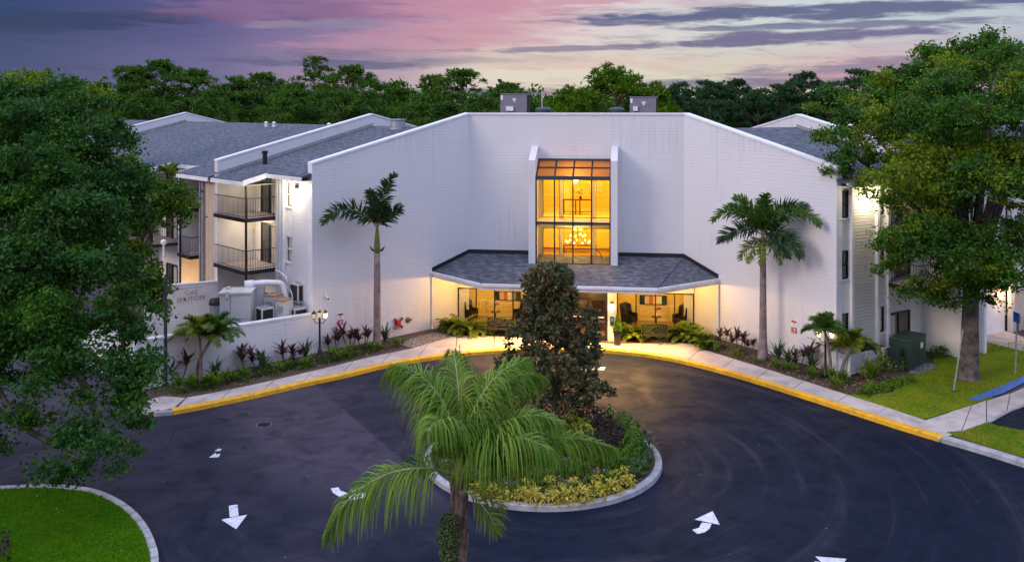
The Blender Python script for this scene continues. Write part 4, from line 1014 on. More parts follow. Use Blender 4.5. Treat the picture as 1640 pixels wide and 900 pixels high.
def crown_points(lobes, dens, cr, per, rg, flat=0.8):
    """lobes (x,y,z,r) carry smaller boughs on their outer shell; each bough is a cap of leaf clumps with dark gaps between"""
    pts, cen, tone = [], [], []
    for (x, y, z, r) in lobes:
        nb = max(5, int(5 + 2.6 * r * r)); d = unit(rg.normal(size=(nb, 3)) + np.array([0, -.25, .25]))
        for i in range(nb):
            br = rg.uniform(.28, .64) * min(r, 2.2) ** .8; bc = np.array([x, y, z]) + d[i] * r * rg.uniform(.5, 1.14) * np.array([1, 1, flat]); tn = rg.random()
            k = max(4, int(dens * br * br)); e = unit(rg.normal(size=(k, 3)) + np.array([0, 0, .45]) + d[i] * .5)
            c = bc + e * br * rg.uniform(.45, 1.05, (k, 1)) * np.array([1.15, 1.15, .72]); cen.append(c)
            for cc in c:
                s = cr * rg.uniform(.5, 1.35); m = int(per * rg.uniform(.5, 1.4)); q = rg.normal(size=(m, 3)); q[:, 2] *= .55
                pts.append(cc + q * s * .44); tone.append(np.full(m, tn))
    return np.concatenate(pts), np.concatenate(cen), np.concatenate(tone)

def limbs(mb, start, ends, r0, rg, sag=.15):
    for e in ends:
        a, b = Vector(start), Vector(e); m = a.lerp(b, .5) + Vector(rg.normal(size=3)) * (b - a).length * .09 + Vector((0, 0, (b - a).length * sag))
        k = spline([a, m, b], 4); mb.tube(k, [r0 * (1 - .85 * i / (len(k) - 1)) for i in range(len(k))], 6, False)

def twigs(mb, cen, rg, n, ln=1.1, f=None):
    """bare twigs poking out of the crown"""
    for c in cen[rg.choice(len(cen), min(n, len(cen)), replace=False)]:
        a = Vector(c)
        if f is not None: mb.tube(spline([tuple(f), tuple(Vector(f).lerp(a, .5) + Vector((0, 0, .3))), tuple(a)], 3), [.06, .05, .045, .04, .034, .028, .022], 5, False)
        for _ in range(3):
            d = Vector(rg.normal(size=3)); d.z *= .6; d.normalize()
            b = a + d * ln * rg.uniform(.5, 1.1); m = a.lerp(b, .5) + Vector(rg.normal(size=3)) * .12
            mb.tube([a, m, b], [.022, .014, .005], 4, False)

def broad_tree(name, base, fork, trunk_r, lobes, label, cat, m, m2, seed, dens=5.5, cr=.62, per=80, ln=.2, wd=.11, flare=1.5, twn=40, leaf_part='crown', group=None, yel=.7):
    rg = np.random.default_rng(seed)
    root = empty(name, base, 0, label, cat, group); B = Vector(base)
    tb = MB(); f = Vector(fork) - B
    k = spline([(0, 0, -.05), (f.x * .15, f.y * .1, f.z * .12), (f.x * .5, f.y * .5, f.z * .55), tuple(f)], 5)
    rr = [trunk_r * (flare if i == 0 else 1 + (flare - 1) * max(0, 1 - i / 3.5) ** 2) * (1 - .25 * i / (len(k) - 1)) for i in range(len(k))]
    tb.tube(k, rr, 14)
    L = [(x - B.x, y - B.y, z - B.z, r) for x, y, z, r in lobes]
    limbs(tb, f - Vector((0, 0, .2)), [(x, y, z) for x, y, z, r in L], trunk_r * .55, rg, .08)
    P, cen, tone = crown_points(L, dens, cr, per, rg)
    V, F = leaf_quads(P, ln, wd, rg, .55)
    half = rg.random(len(F)) < .5
    co = npmesh(leaf_part, V, F, M[m], root)
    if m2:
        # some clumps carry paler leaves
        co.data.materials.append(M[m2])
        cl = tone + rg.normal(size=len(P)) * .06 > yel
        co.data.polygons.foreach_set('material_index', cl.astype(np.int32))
    if twn:
        twigs(tb, cen, rg, twn, f=f)
    tb.build('trunk', M['bark'], root, smooth=True)
    return root

def DL(px, py, Y, rpx): p = D(px, py, Y); return (p.x, p.y, p.z, rpx * Y / FPX)

broad_tree('oak_tree', (-18.6, 31.2, 0), (-18.0, 31.5, 3.6), .55,
           [DL(*q) for q in ((60, 235, 33, 95), (135, 235, 33, 75), (-50, 300, 32, 120), (60, 350, 30, 120), (165, 330, 33, 60), (160, 420, 31, 74), (90, 480, 28, 110),
                             (188, 505, 29, 50), (40, 560, 27.5, 95), (150, 600, 26.5, 75), (218, 610, 28, 36), (165, 680, 26, 55), (128, 735, 25.5, 45), (20, 660, 27, 55), (-60, 500, 28, 120),
                             (100, 180, 35, 60), (30, 190, 36, 70), (-70, 200, 36, 100), (110, 300, 32, 95))],
           'huge dark oak filling the left side and hanging low over the asphalt', 'tree', 'oak_deep', 'oak', 3, dens=17, cr=.50, per=75, ln=.15, wd=.080, twn=40, yel=.80)
broad_tree('broadleaf_tree', (-19.0, 43.5, .1), (-18.4, 43.5, 4.2), .28,
           [DL(*q) for q in ((225, 290, 43.5, 45), (268, 305, 44, 44), (288, 330, 44, 28), (240, 340, 43, 36), (205, 350, 42.5, 50), (203, 420, 42, 32), (226, 480, 41, 32), (190, 470, 41, 50))],
           'bright glossy-leaved tree in front of the balcony wing, behind the huge oak', 'tree', 'glossy', 'oak', 5, dens=15, cr=.5, per=60, ln=.2, wd=.12, twn=6)
broad_tree('oak_tree', tuple(G(1552, 606, .16)), (20.4, 40.2, 4.6), .43,
           [DL(*q) for q in ((1560, 170, 41, 85), (1460, 215, 41.5, 80), (1390, 206, 42, 40), (1630, 215, 38, 100), (1338, 232, 41.5, 30), (1490, 300, 39, 80), (1600, 320, 37, 90),
                             (1420, 405, 38.5, 34), (1462, 375, 38, 44), (1500, 400, 38, 62), (1580, 420, 37.5, 66), (1648, 400, 37, 60), (1535, 455, 39, 42), (1345, 265, 41, 18), (1660, 130, 40, 60), (1600, 110, 42, 45), (1520, 130, 43, 45), (1458, 252, 42, 42), (1590, 462, 39, 34), (1480, 465, 40, 30))],
           'broad oak with a thick grey trunk standing on the lawn by the blue kerb', 'tree', 'oak', 'oak_yellow', 9, dens=17, cr=.50, per=66, ln=.16, wd=.085, flare=1.45, twn=36, yel=.62)
broad_tree('oak_tree', (22.5, 56, 0), (22.6, 56, 7), .45,
           [DL(*q) for q in ((1400, 165, 56, 50), (1450, 150, 57, 55), (1505, 120, 57, 45), (1550, 100, 56, 40), (1590, 85, 56, 34), (1350, 180, 58, 36), (1620, 110, 55, 50), (1480, 180, 56, 60))],
           'taller oak behind the broad oak, its ragged top the highest on the right', 'tree', 'oak', 'oak_yellow', 12, dens=9, cr=.7, per=45, ln=.28, wd=.14, twn=14)
broad_tree('broadleaf_tree', (-27.5, 52, 0), (-27.5, 52, 6), .4,
           [DL(*q) for q in ((40, 175, 52, 55), (90, 165, 52, 40), (-20, 190, 52, 60), (140, 190, 53, 40), (170, 215, 52, 34))],
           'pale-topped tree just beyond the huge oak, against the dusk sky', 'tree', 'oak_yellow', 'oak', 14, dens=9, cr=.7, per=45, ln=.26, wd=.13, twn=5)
# small multi-stem tree by the right wing
rg = np.random.default_rng(21)
b0 = G(1492, 548, .12); rt = empty('young_tree', b0, 0, 'sparse young multi-stem tree between the green transformer box and the oak trunk', 'tree')
tb = MB(); ends = []
for k in range(5):
    e = Vector((rg.uniform(-1.5, 1.5), rg.uniform(-.6, .6), rg.uniform(1.9, 3.0))); tb.tube(spline([(0, 0, 0), (e.x * .3, e.y * .3, e.z * .5), tuple(e)], 4), [.05 * (1 - i / 10) for i in range(9)], 6); ends.append(e)
tb.build('trunk', M['bark'], rt)
P = np.concatenate([np.array(e) + rg.normal(size=(190, 3)) * np.array([.45, .4, .4]) for e in ends] + [np.array(e) * .65 + rg.normal(size=(60, 3)) * .35 for e in ends])
V, F = leaf_quads(P, .16, .08, rg, .6); npmesh('crown', V, F, M['glossy'], rt)

# magnolia on the island
mg = empty('magnolia_tree', G(892, 682, .12), 0, 'bronze leaved magnolia standing on the island bed in front of the doors', 'tree')
rg = np.random.default_rng(31)
tb = MB(); tk = spline([(0, 0, 0), (.03, .02, 1.5), (-.04, 0, 3.2), (-.12, 0, 5.3)], 5); tb.tube(tk, [.11 * (1 - .85 * i / (len(tk) - 1)) for i in range(len(tk))], 8)
P = []; ax = []
def mag_r(z): return float(np.interp(z, [.55, 1.0, 1.7, 2.6, 3.5, 4.4, 5.0, 5.6, 6.0], [.9, 1.5, 1.85, 1.78, 1.5, 1.2, .95, .75, .4]))
for k in range(600):
    z = rg.uniform(1.0, 5.95); a = rg.uniform(0, 6.283); r = mag_r(z) * math.sqrt(rg.uniform(.12, 1.05)); r *= 1 + .22 * math.sin(a * 3 + z * 2.1) + .12 * math.sin(a * 5 - z * 3.7); c = np.array([math.cos(a) * r - .03 * z, math.sin(a) * r, z])
    tb.tube([(-.02 * z, 0, z - .35 - r * .25), tuple((c + np.array([-.02 * z, 0, z - .25])) / 2), tuple(c)], [.02, .014, .006], 4, False) if k % 3 == 0 else None
    m = 30; d = unit(rg.normal(size=(m, 3)) + np.array([0, 0, .35])); P.append(c + d * .16 * rg.uniform(.5, 1.4, (m, 1))); ax.append(d)
tb.build('trunk', M['bark'], mg)
V, F = leaf_quads(np.concatenate(P), .20, .095, rg, .3, np.concatenate(ax)); npmesh('crown', V, F, M['magnolia'], mg)

# ------------------------------------------------------------------ palms
def frond_geo(base, az, el0, length, droop, ll, lw, n, ld=.35, plum=0.0, seg=4, rg=rng, fwd=(.35, .95), start=.14, curl=0.0, sidelift=.25, pw=1.25):
    """rachis polyline, leaflet vertices and faces"""
    k = 26; pts = [Vector(base)]; dirs = []
    for i in range(k):
        t = i / k; e = el0 - droop * t ** pw; a = az + curl * t
        d = Vector((math.cos(e) * math.cos(a), math.cos(e) * math.sin(a), math.sin(e))); dirs.append(d); pts.append(pts[-1] + d * length / k)
    V, F = [], []
    for i in range(n):
        t = start + (1 - start) * (i + .5) / n; x = t * k; j = min(int(x), k - 1); p = pts[j].lerp(pts[j + 1], x - j); d = dirs[j]
        s = d.cross(Vector((0, 0, 1))); s = s.normalized() if s.length > .05 else Vector((math.sin(az), -math.cos(az), 0))
        nrm = s.cross(d)
        for sg in (-1, 1):
            roll = plum * rg.uniform(-1, 1)
            sd = s * sg * math.cos(roll) + nrm * math.sin(roll)
            fw = fwd[0] + (fwd[1] - fwd[0]) * t + rg.uniform(-.12, .12)
            q = (sd * math.cos(fw) + d * math.sin(fw) + nrm * sidelift * rg.uniform(.4, 1.3)).normalized()
            L = ll * (.55 + .55 * math.sin(math.pi * min(1, t * .95 + .08)) ** .7) * (1 - .35 * t ** 3) * rg.uniform(.8, 1.12); st = L / seg; c = p.copy(); dd = q
            wv = d.cross(q); wv = q.cross(wv).normalized() if wv.length > .01 else d
            b = len(V)
            for h in range(seg + 1):
                ww = lw * (.6, 1, .9, .65, .12, .05)[min(5, round(h * 4 / seg))] * .5
                V.append(c - wv * ww); V.append(c + wv * ww)
                if h < seg:
                    F.append((b + 2 * h, b + 2 * h + 1, b + 2 * h + 3, b + 2 * h + 2)); c = c + dd * st
                    dd = (dd + Vector((0, 0, -ld * (.6 + .5 * h)))).normalized()
    return pts, V, F

def add_frond(root, base, az, el0, length, droop, ll, lw, n, leafm, stalkm='stalk', r0=.035, **kw):
    pts, V, F = frond_geo(base, az, el0, length, droop, ll, lw, n, **kw)
    me = bpy.data.meshes.new('frond'); me.from_pydata([tuple(v) for v in V], [], F); me.update()
    o = link('frond', me, M[leafm], root)
    MB().tube(pts, [r0 * (1 - .88 * i / (len(pts) - 1)) for i in range(len(pts))], 5).build('stalk', M[stalkm], o)
    return o

A = R
# tall palm by the left splayed wall
pb = G(604, 557, .12); pl = empty('palm_tree', pb, 0, 'tall palm with one bent frond and a green crownshaft by the left splayed wall', 'palm')
z1 = (12 - (405 - HZN) * pb.y / FPX) - .12; z2 = (12 - (366 - HZN) * pb.y / FPX) - .12
MB().lathe([(.27, 0), (.21, .25), (.185, .8), (.17, 2.4), (.165, z1 * .8), (.155, z1)], (0, 0, 0), 14).build('trunk', M['palm_trunk'], pl, smooth=True)
sh_ = MB().lathe([(.145, z1), (.155, z1 + .3), (.12, z1 + .8), (.07, z2), (.04, z2 + .1)], (0, 0, 0), 12).build('crownshaft', M['shaft'], pl, smooth=True)
sb = MB()
for a in (2.6, .3): sb.tube([(0, 0, z1 + .02), (.28 * math.cos(a), -.05, z1 + .16), (.42 * math.cos(a), -.08, z1 + .36)], [.045, .06, .01], 6)
sb.build('flower_bract', M['palm_dark'], pl)
KW_ = dict(plum=1.3, ld=.12, sidelift=.15, fwd=(.35, .8))
add_frond(pl, (0, 0, z2), A(221), A(54), 3.6, A(104), .72, .085, 84, 'palm_dark', **KW_)
add_frond(pl, (0, 0, z2), A(-10), A(86), 2.9, A(36), .68, .085, 84, 'palm_dark', **KW_)
add_frond(pl, (0, 0, z2), A(225), A(84), 2.0, A(20), .62, .085, 60, 'palm_dark', **KW_)
add_frond(pl, (0, 0, z2), A(-25), A(58), 1.8, A(50), .72, .085, 54, 'palm_dark', **KW_)
add_frond(pl, (0, 0, z2), A(-60), A(72), 1.9, A(50), .62, .085, 50, 'palm_dark', **KW_)
# tall palm by the right splayed wall
pb = G(1222, 577, .12); pr = empty('palm_tree', pb, 0, 'tall full-crowned palm with spreading fronds by the right splayed wall', 'palm')
z1 = (12 - (400 - HZN) * pb.y / FPX) - .12; z2 = (12 - (377 - HZN) * pb.y / FPX) - .12
MB().lathe([(.33, 0), (.24, .25), (.19, .9), (.165, 2.4), (.15, z1 * .8), (.13, z1)], (0, 0, 0), 14).build('trunk', M['palm_trunk'], pr, smooth=True)
MB().lathe([(.13, z1), (.14, z1 + .15), (.10, z2 - .1), (.04, z2 + .2)], (0, 0, 0), 12).build('crownshaft', M['stalk'], pr, smooth=True)
KW_ = dict(plum=1.2, ld=.14, sidelift=.15, fwd=(.35, .85))
for az, e0, ln, dr, mt in ((186, 64, 2.9, 112, 'palm_mid'), (-46, 60, 3.3, 108, 'palm_mid'), (200, 30, 2.5, 84, 'palm_dark'), (-62, 26, 2.7, 100, 'palm_dark'), (262, 80, 2.1, 30, 'palm_mid'), (150, 78, 2.2, 60, 'palm_mid'),
                           (140, 70, 2.2, 80, 'palm_dark'), (-30, 74, 2.6, 90, 'palm_dark'), (285, 62, 1.9, 62, 'palm_mid'), (-70, 6, 2.0, 66, 'palm_dark')):
    add_frond(pr, (0, 0, z2), A(az), A(e0), ln * 1.05, A(dr), .66, .08, 76, mt, **KW_)
for az in (170, -60, 250, 215): add_frond(pr, (0, 0, z2 - .1), A(az), A(-20), 1.6, A(62), .45, .06, 30, 'palm_gold', **KW_)
# queen palm close to the viewer
QY = 17.0
qc = D(738, 775, QY); qb = Vector((qc.x - .05, qc.y + .1, 0)); qp = empty('queen_palm', qb, 0, 'queen palm with long drooping fronds standing in front of the island', 'palm')
qz = qc.z
tk = MB(); tk.tube(spline([(0, 0, 0), (.02, 0, 2), (.0, 0, qz - .9), (.05, -.05, qz - .1)], 6), .12, 14); tk.build('trunk', M['palm_brown'], qp, smooth=True)
bt = MB()
rg = np.random.default_rng(41)
for k in range(18):
    a = k * 2.4; z = qz - 1.5 + k * .075
    bt.tube([(.09 * math.cos(a), .09 * math.sin(a), z), (.15 * math.cos(a), .15 * math.sin(a), z + .32), (.13 * math.cos(a) + .05, .13 * math.sin(a), z + .62)], [.055, .042, .015], 6)
bt.build('leaf_base', M['palm_brown'], qp)
bp_ = lambda: (.05 + rg.uniform(-.06, .06), -.05 + rg.uniform(-.06, .06), qz + .1)
QK = dict(ld=.55, seg=6, plum=.7, sidelift=.1, fwd=(.35, 1.05), start=.15)
for az, e0, ln, dr, ll, n, lw, pw in (
        (190, 24, 3.0, 96, .95, 74, .032, 1.15),      # low left
        (140, 77, 3.0, 118, .95, 78, .034, 1.8),      # up and over to the left
        (160, 84, 2.7, 92, .9, 64, .034, 1.9),
        (35, 76, 2.9, 112, 1.0, 80, .034, 1.8),       # up and over to the right
        (15, 84, 2.7, 78, .9, 70, .034, 1.9),
        (2, 36, 3.05, 62, .80, 84, .036, 1.3),        # long flat one to the right
        (-28, 58, 2.3, 92, .9, 66, .034, 1.5),
        (-5, 66, 2.5, 100, .9, 70, .034, 1.6),
        (250, 78, 2.2, 100, .85, 60, .034, 1.7),
        (100, 80, 2.8, 90, .85, 64, .034, 1.9),
        (70, 70, 2.8, 100, .85, 64, .034, 1.6)):
    add_frond(qp, bp_(), A(az), A(e0), ln, A(dr), ll * 1.15, lw * .72, int(n * 1.9), 'palm', rg=rg, pw=pw, r0=.034, **QK)
add_frond(qp, (.03, -.03, qz), A(170), A(93), 2.55, A(8), .22, .02, 30, 'palm', rg=rg, ld=.05, seg=4, fwd=(1.2, 1.45), r0=.022)
add_frond(qp, (.1, -.1, qz - .1), A(-20), A(-25), 1.0, A(50), .5, .02, 40, 'palm_gold', rg=rg, ld=.3, seg=4, plum=1.2, r0=.02)
add_frond(qp, (.1, -.05, qz - .1), A(10), A(-10), .9, A(60), .5, .02, 36, 'palm_gold', rg=rg, ld=.3, seg=4, plum=1.2, r0=.02)
fr_ = MB(); fp = []
for k in range(1100):
    z = rg.uniform(0, 1); r = (.06 + .16 * math.sin(math.pi * min(1, .12 + z * .85))) * math.sqrt(rg.uniform(.25, 1)) * (1 + .25 * math.sin(z * 17)); a = rg.uniform(0, 6.283); fp.append((-.16 + r * math.cos(a), -.24 + r * .8 * math.sin(a), qz - .50 - z * .95))
V = []; F = []
for x, y, z in fp:
    b = len(V); s = .021; V += [(x - s, y, z), (x, y - s, z), (x + s, y, z), (x, y + s, z), (x, y, z + s * 1.3), (x, y, z - s * 1.3)]
    F += [(b, b + 1, b + 4), (b + 1, b + 2, b + 4), (b + 2, b + 3, b + 4), (b + 3, b, b + 4), (b + 1, b, b + 5), (b + 2, b + 1, b + 5), (b + 3, b + 2, b + 5), (b, b + 3, b + 5)]
npmesh('fruit_cluster', np.array(V), np.array(F), M['fruit'], qp)

# small feathery palms
def small_palm(base, top, label, m, n=20, ln=1.25, lean=(0, 0), seed=1, r=.07):
    rg = np.random.default_rng(seed); o = empty('small_palm', base, 0, label, 'palm', None); t = Vector(top) - Vector(base)
    MB().tube(spline([(0, 0, 0), (t.x * .25 + lean[0], t.y * .3, t.z * .5), tuple(t)], 6), [r * (1.25 - .4 * i / 12) for i in range(13)], 8).build('trunk', M['palm_trunk'], o, smooth=True)
    for k in range(n):
        e = (84, 22, 58, 40)[k % 4] + rg.uniform(-8, 8); dp = (60, 76, 90, 84)[k % 4]
        add_frond(o, tuple(t), k * 2.4 + rg.uniform(-.3, .3), A(e), ln * (.85 if k % 4 == 0 else 1.1) * rg.uniform(.85, 1.1), A(dp), .40, .036, 64, m, rg=rg, pw=1.5, ld=.16, seg=3, plum=.5, fwd=(.4, .9), r0=.014, start=.1)
    return o
for (bx_, by_), (tx, ty), lb, mt, n, ln, sd_ in (
        ((322, 612), (319, 538), 'small feathery palm with an upright trunk before the low white wall', 'palm_gold', 17, 1.20, 3),
        ((314, 609), (346, 533), 'small feathery palm with a trunk leaning over the low white wall', 'palm_mid', 17, 1.15, 5),
        ((1331, 606), (1321, 530), 'small feathery palm in front of the lamp post at the right wall corner', 'palm_mid', 14, .95, 7),
        ((1347, 603), (1367, 556), 'small feathery palm leaning before the white lattice fence', 'palm_gold', 16, 1.05, 9)):
    b = G(bx_, by_, .12); small_palm(b, D(tx, ty, b.y - .1), lb, mt, n + 6, ln, seed=sd_)
# fan palm at the right edge
fpb = Vector((22.2, 36.5, .12)); fo = empty('fan_palm', fpb, 0, 'fan palm with stiff leaves reaching in at the right picture edge', 'palm')
MB().tube([(0, 0, 0), (0, 0, 4.6)], .2, 10).build('trunk', M['palm_brown'], fo)
rg = np.random.default_rng(51)
for k in range(12):
    az = math.pi + rg.uniform(-1.6, 1.6); e = rg.uniform(-.3, .9); d = Vector((math.cos(e) * math.cos(az), math.cos(e) * math.sin(az), math.sin(e))); hb = Vector((0, 0, 4.6)) + d * rg.uniform(.7, 1.1)
    f = MB(); s = d.cross(Vector((0, 0, 1))).normalized(); u = s.cross(d)
    for q in range(26):
        a = (q / 25 - .5) * 4.0; dd = (d * math.cos(a) + s * math.sin(a) + u * .1).normalized(); tip = hb + dd * .95 + Vector((0, 0, -.35 * abs(math.sin(a)) - .12)); mid = hb + dd * .55; ww = dd.cross(u).normalized() * .028
        b = len(f.v); f.v += [tuple(hb - ww * .4), tuple(hb + ww * .4), tuple(mid - ww), tuple(mid + ww), tuple(tip)]; f.f += [(b, b + 1, b + 3, b + 2), (b + 2, b + 3, b + 4)]
    o = f.build('fan_leaf', M['palm_mid'], fo); MB().tube([(0, 0, 4.6), tuple(hb)], .018, 5).build('stalk', M['stalk'], o)

# ------------------------------------------------------------------ pines and wood beyond the roofs
def pine_variant(seed, h, spread, bare, m, top=1.0, tufts=70):
    rg = np.random.default_rng(seed); root = empty('pine_tree', (0, 0, 0))
    tb = MB(); wob = rg.normal(size=2) * .35
    ctr = lambda z: Vector((wob[0] * math.sin(z / h * 3), wob[1] * math.sin(z / h * 2.4), z))
    tb.tube([ctr(h * i / 8) for i in range(9)], [.30 * (1 - .8 * i / 8) for i in range(9)], 7, False)
    P, ax = [], []
    for k in range(tufts):
        z = h * (bare + (1 - bare) * rg.uniform(0, 1) ** .8); q = (z / h - bare) / (1 - bare)
        r = spread * (math.sin(math.pi * min(1, q * .8 + .22)) ** .8 * top + .12) * math.sqrt(rg.uniform(.15, 1)); a = rg.uniform(0, 6.283)
        c = ctr(z - .15 * r) + Vector((math.cos(a) * r, math.sin(a) * r, rg.uniform(-.1, .3)))
        if k % 2 == 0: s0 = ctr(z - .35 * r - .2); tb.tube([s0, s0.lerp(c, .5) + Vector((0, 0, .15 * r)), c], [.07, .045, .02], 4, False)
        sub_ = 7; pr_ = rg.uniform(.8, 1.35)
        for j in range(sub_):                                   # a pad of needle tufts
            a2 = rg.uniform(0, 6.283); r2 = pr_ * math.sqrt(rg.random()); cc = np.array(c) + np.array([math.cos(a2) * r2, math.sin(a2) * r2, .18 * (1 - r2 / pr_) + rg.uniform(-.12, .2)])
            m_ = int(rg.uniform(14, 24)); d = unit(rg.normal(size=(m_, 3)) * np.array([1, 1, .8]) + np.array([0, 0, .55]))
            P.append(cc + d * rg.uniform(.12, .38, (m_, 1))); ax.append(d)
    tb.build('trunk', M['bark_pine'], root)
    V, F = leaf_quads(np.concatenate(P), .40, .12, rg, .5, np.concatenate(ax)); npmesh('crown', V, F, M[m], root)
    return root
PV = {'broad': pine_variant(61, 17, 5.2, .40, 'pine', 1.0, 105), 'round': pine_variant(62, 15, 4.4, .34, 'pine', 1.0, 95), 'thin': pine_variant(63, 20, 2.6, .60, 'pine', 1.0, 36),
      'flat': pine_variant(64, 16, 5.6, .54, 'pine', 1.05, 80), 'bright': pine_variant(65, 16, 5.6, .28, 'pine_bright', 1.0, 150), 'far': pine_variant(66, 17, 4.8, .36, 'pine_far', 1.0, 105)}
PH = {'broad': 17, 'round': 15, 'thin': 20, 'flat': 16, 'bright': 16, 'far': 17}
PINES = [
    (158, 138, 92, 'round', 1.0, 'round-topped pine nearest the huge oak at the left end of the treeline'),
    (205, 112, 96, 'broad', 1.0, 'broad pine above the far end of the long grey roof, left of its bare-stemmed neighbour'),
    (262, 104, 98, 'flat', 1.0, 'flat-topped pine with a bare pale stem above the far white gable'),
    (318, 117, 97, 'broad', 1.1, 'wide pine just right of the far white gable peak'),
    (372, 128, 95, 'round', 1.0, 'round pine over the middle of the long grey roof'),
    (425, 124, 99, 'flat', 1.1, 'flat-topped pine over the near half of the long grey roof'),
    (472, 138, 93, 'round', 1.0, 'low round pine left of the tall thin pine'),
    (513, 97, 104, 'thin', 1.1, 'tall thin pine rising above all its neighbours on the left'),
    (566, 113, 90, 'flat', 1.0, 'open flat pine with a forked bare stem above the near white gable peak'),
    (632, 136, 96, 'round', 1.0, 'low round pine above the metal roof exhaust'),
    (690, 126, 97, 'broad', .9, 'dark pine where the left parapet slope begins'),
    (742, 117, 92, 'broad', 1.1, 'high-crowned dark pine left of the left rooftop air unit'),
    (808, 139, 94, 'flat', 1.0, 'flat pine whose crown shows behind the left rooftop air unit'),
    (905, 146, 88, 'bright', .8, 'light green pine right of the thin antenna'),
    (985, 112, 84, 'bright', 1.1, 'large bright green pine behind the middle of the flat parapet'),
    (1048, 140, 86, 'bright', .8, 'light green pine directly behind the right rooftop air unit'),
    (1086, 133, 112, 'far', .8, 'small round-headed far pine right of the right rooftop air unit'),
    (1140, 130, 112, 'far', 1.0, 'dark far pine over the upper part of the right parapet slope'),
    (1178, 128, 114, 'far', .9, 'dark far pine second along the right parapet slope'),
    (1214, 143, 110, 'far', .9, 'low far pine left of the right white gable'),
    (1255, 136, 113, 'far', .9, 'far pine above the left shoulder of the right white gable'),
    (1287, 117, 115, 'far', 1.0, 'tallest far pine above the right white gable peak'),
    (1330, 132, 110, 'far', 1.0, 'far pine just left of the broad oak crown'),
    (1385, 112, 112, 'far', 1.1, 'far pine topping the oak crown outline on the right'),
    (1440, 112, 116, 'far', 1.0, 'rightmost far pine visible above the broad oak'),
    (115, 135, 100, 'broad', 1.0, 'pine half hidden behind the pale-topped tree on the left'),
    (345, 150, 84, 'round', .8, 'lower pine in front of the treeline, over the far gable slope'),
    (450, 152, 84, 'round', .8, 'lower pine in front of the treeline, over the middle of the grey roof'),
    (545, 150, 82, 'round', .8, 'lower pine in front, behind the near gable left slope'),
    (595, 152, 82, 'round', .8, 'lower pine in front, right behind the near gable peak'),
    (665, 158, 80, 'round', .8, 'lower pine in front, behind the left parapet slope'),
    (770, 158, 80, 'round', .8, 'lower pine in front, just left of the left rooftop air unit'),
    (240, 150, 88, 'round', .9, 'lower pine in front, left of the far gable')]
used = set()
for i, (px, yt, Y, kd, sc, lb) in enumerate(PINES):
    Y0 = Y; topz = 12 - (yt - HZN) * Y0 / FPX; X = (px - 820) * Y0 / FPX; sz = topz / PH[kd]
    if kd not in used: o = PV[kd]; used.add(kd)
    else: o = copy_tree(PV[kd])
    o.location = (X, Y0, 0); o.scale = (sz * sc, sz * sc, sz); o.rotation_euler = (0, 0, i * 2.1)
    tag(o, lb, 'pine tree', 'pines along the horizon')
def wood(name, x0, x1, y0, y1, top, n, m, seed):
    rg = np.random.default_rng(seed); P = []
    for k in range(n):
        c = np.array([rg.uniform(x0, x1), rg.uniform(y0, y1), 0]); h = top * rg.uniform(.75, 1.05)
        for q in range(7):
            e = c + np.array([rg.normal() * 1.6, rg.normal() * 1.6, h * rg.uniform(.3, 1.06)]); P.append(e + rg.normal(size=(38, 3)) * np.array([.9, .9, .6]))
    V, F = leaf_quads(np.concatenate(P), .8, .38, rg, .6); o = npmesh(name, V, F, M[m]); o['kind'] = 'stuff'; o['label'] = 'dense dark wood behind the pines'; return o
wood('woods', -75, 15, 102, 122, 13.0, 460, 'pine', 71)
wood('woods', 8, 80, 118, 138, 13.2, 420, 'pine_far', 72)
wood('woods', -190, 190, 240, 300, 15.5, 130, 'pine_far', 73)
# ------------------------------------------------------------------ things on the roof
def roof_unit(px0, px1, ytop, Y, label, label_box):
    x0, x1 = (px0 - 820) * Y / FPX, (px1 - 820) * Y / FPX; zt = 12 - (ytop - HZN) * Y / FPX; zb = 11.1
    o = empty('rooftop_air_unit', ((x0 + x1) / 2, Y + .6, zb), -BA, label, 'air conditioner', 'rooftop air units'); w2 = (x1 - x0) / 2; h = zt - zb
    b = MB(); b.box(-w2, w2, -.55, .55, .12, h - .05); b.build('casing', M['unit_mauve'], o)
    MB().box(-w2 - .03, w2 + .03, -.58, .58, h - .05, h).build('lid', M['unit_mauve'], o); MB().box(-w2, w2, -.5, .5, 0, .12).build('curb', M['metal'], o)
    e = MB(); e.box(-.10, .10, -.565, -.551, h - .42, h - .34); e.box(-.05, .05, -.565, -.551, h - .52, h - .43); e.box(-.14, .14, -.565, -.551, h - .33, h - .30); e.build('emblem', M['sign_white'], o)
    MB().box(-w2 + .03, -w2 + .16, -.57, -.551, h - .40, h - .12).build('data_plate', M['sign_white'], o)
    MB().box(*label_box, -.66, -.551, .75, 1.02).build('junction_box', M['sign_white'], o)
    MB().box(w2 - .08, w2 + .004, -.56, .5, .2, h - .1).build('grille', M['dark'], o)
roof_unit(803, 848, 150, 55.5, 'left grey rooftop air unit behind the flat parapet', (-.5, -.05))
roof_unit(1011, 1055, 155, 54.0, 'right grey rooftop air unit behind the flat parapet', (-.62, -.35))
def hood(px, Y, r, label):
    x = (px - 820) * Y / FPX; o = empty('roof_fan', (x, Y, 11.1), 0, label, 'roof fan', 'round roof fans')
    MB().lathe([(r * .7, 0), (r * .7, .55), (r, .58), (r, .84), (r * .8, .95), (.02, .98)], (0, 0, 0), 20).build('hood', M['steel_blue'], o); MB().lathe([(r * .72, .60), (r * .72, .76)], (0, 0, 0), 16).build('mesh_band', M['dark'], o)
hood(870, 54.2, .50, 'round roof fan beside the left rooftop air unit'); hood(988, 53.4, .46, 'round roof fan left of the right rooftop air unit')
Y = 54.4; ap = D(868, 145, Y)
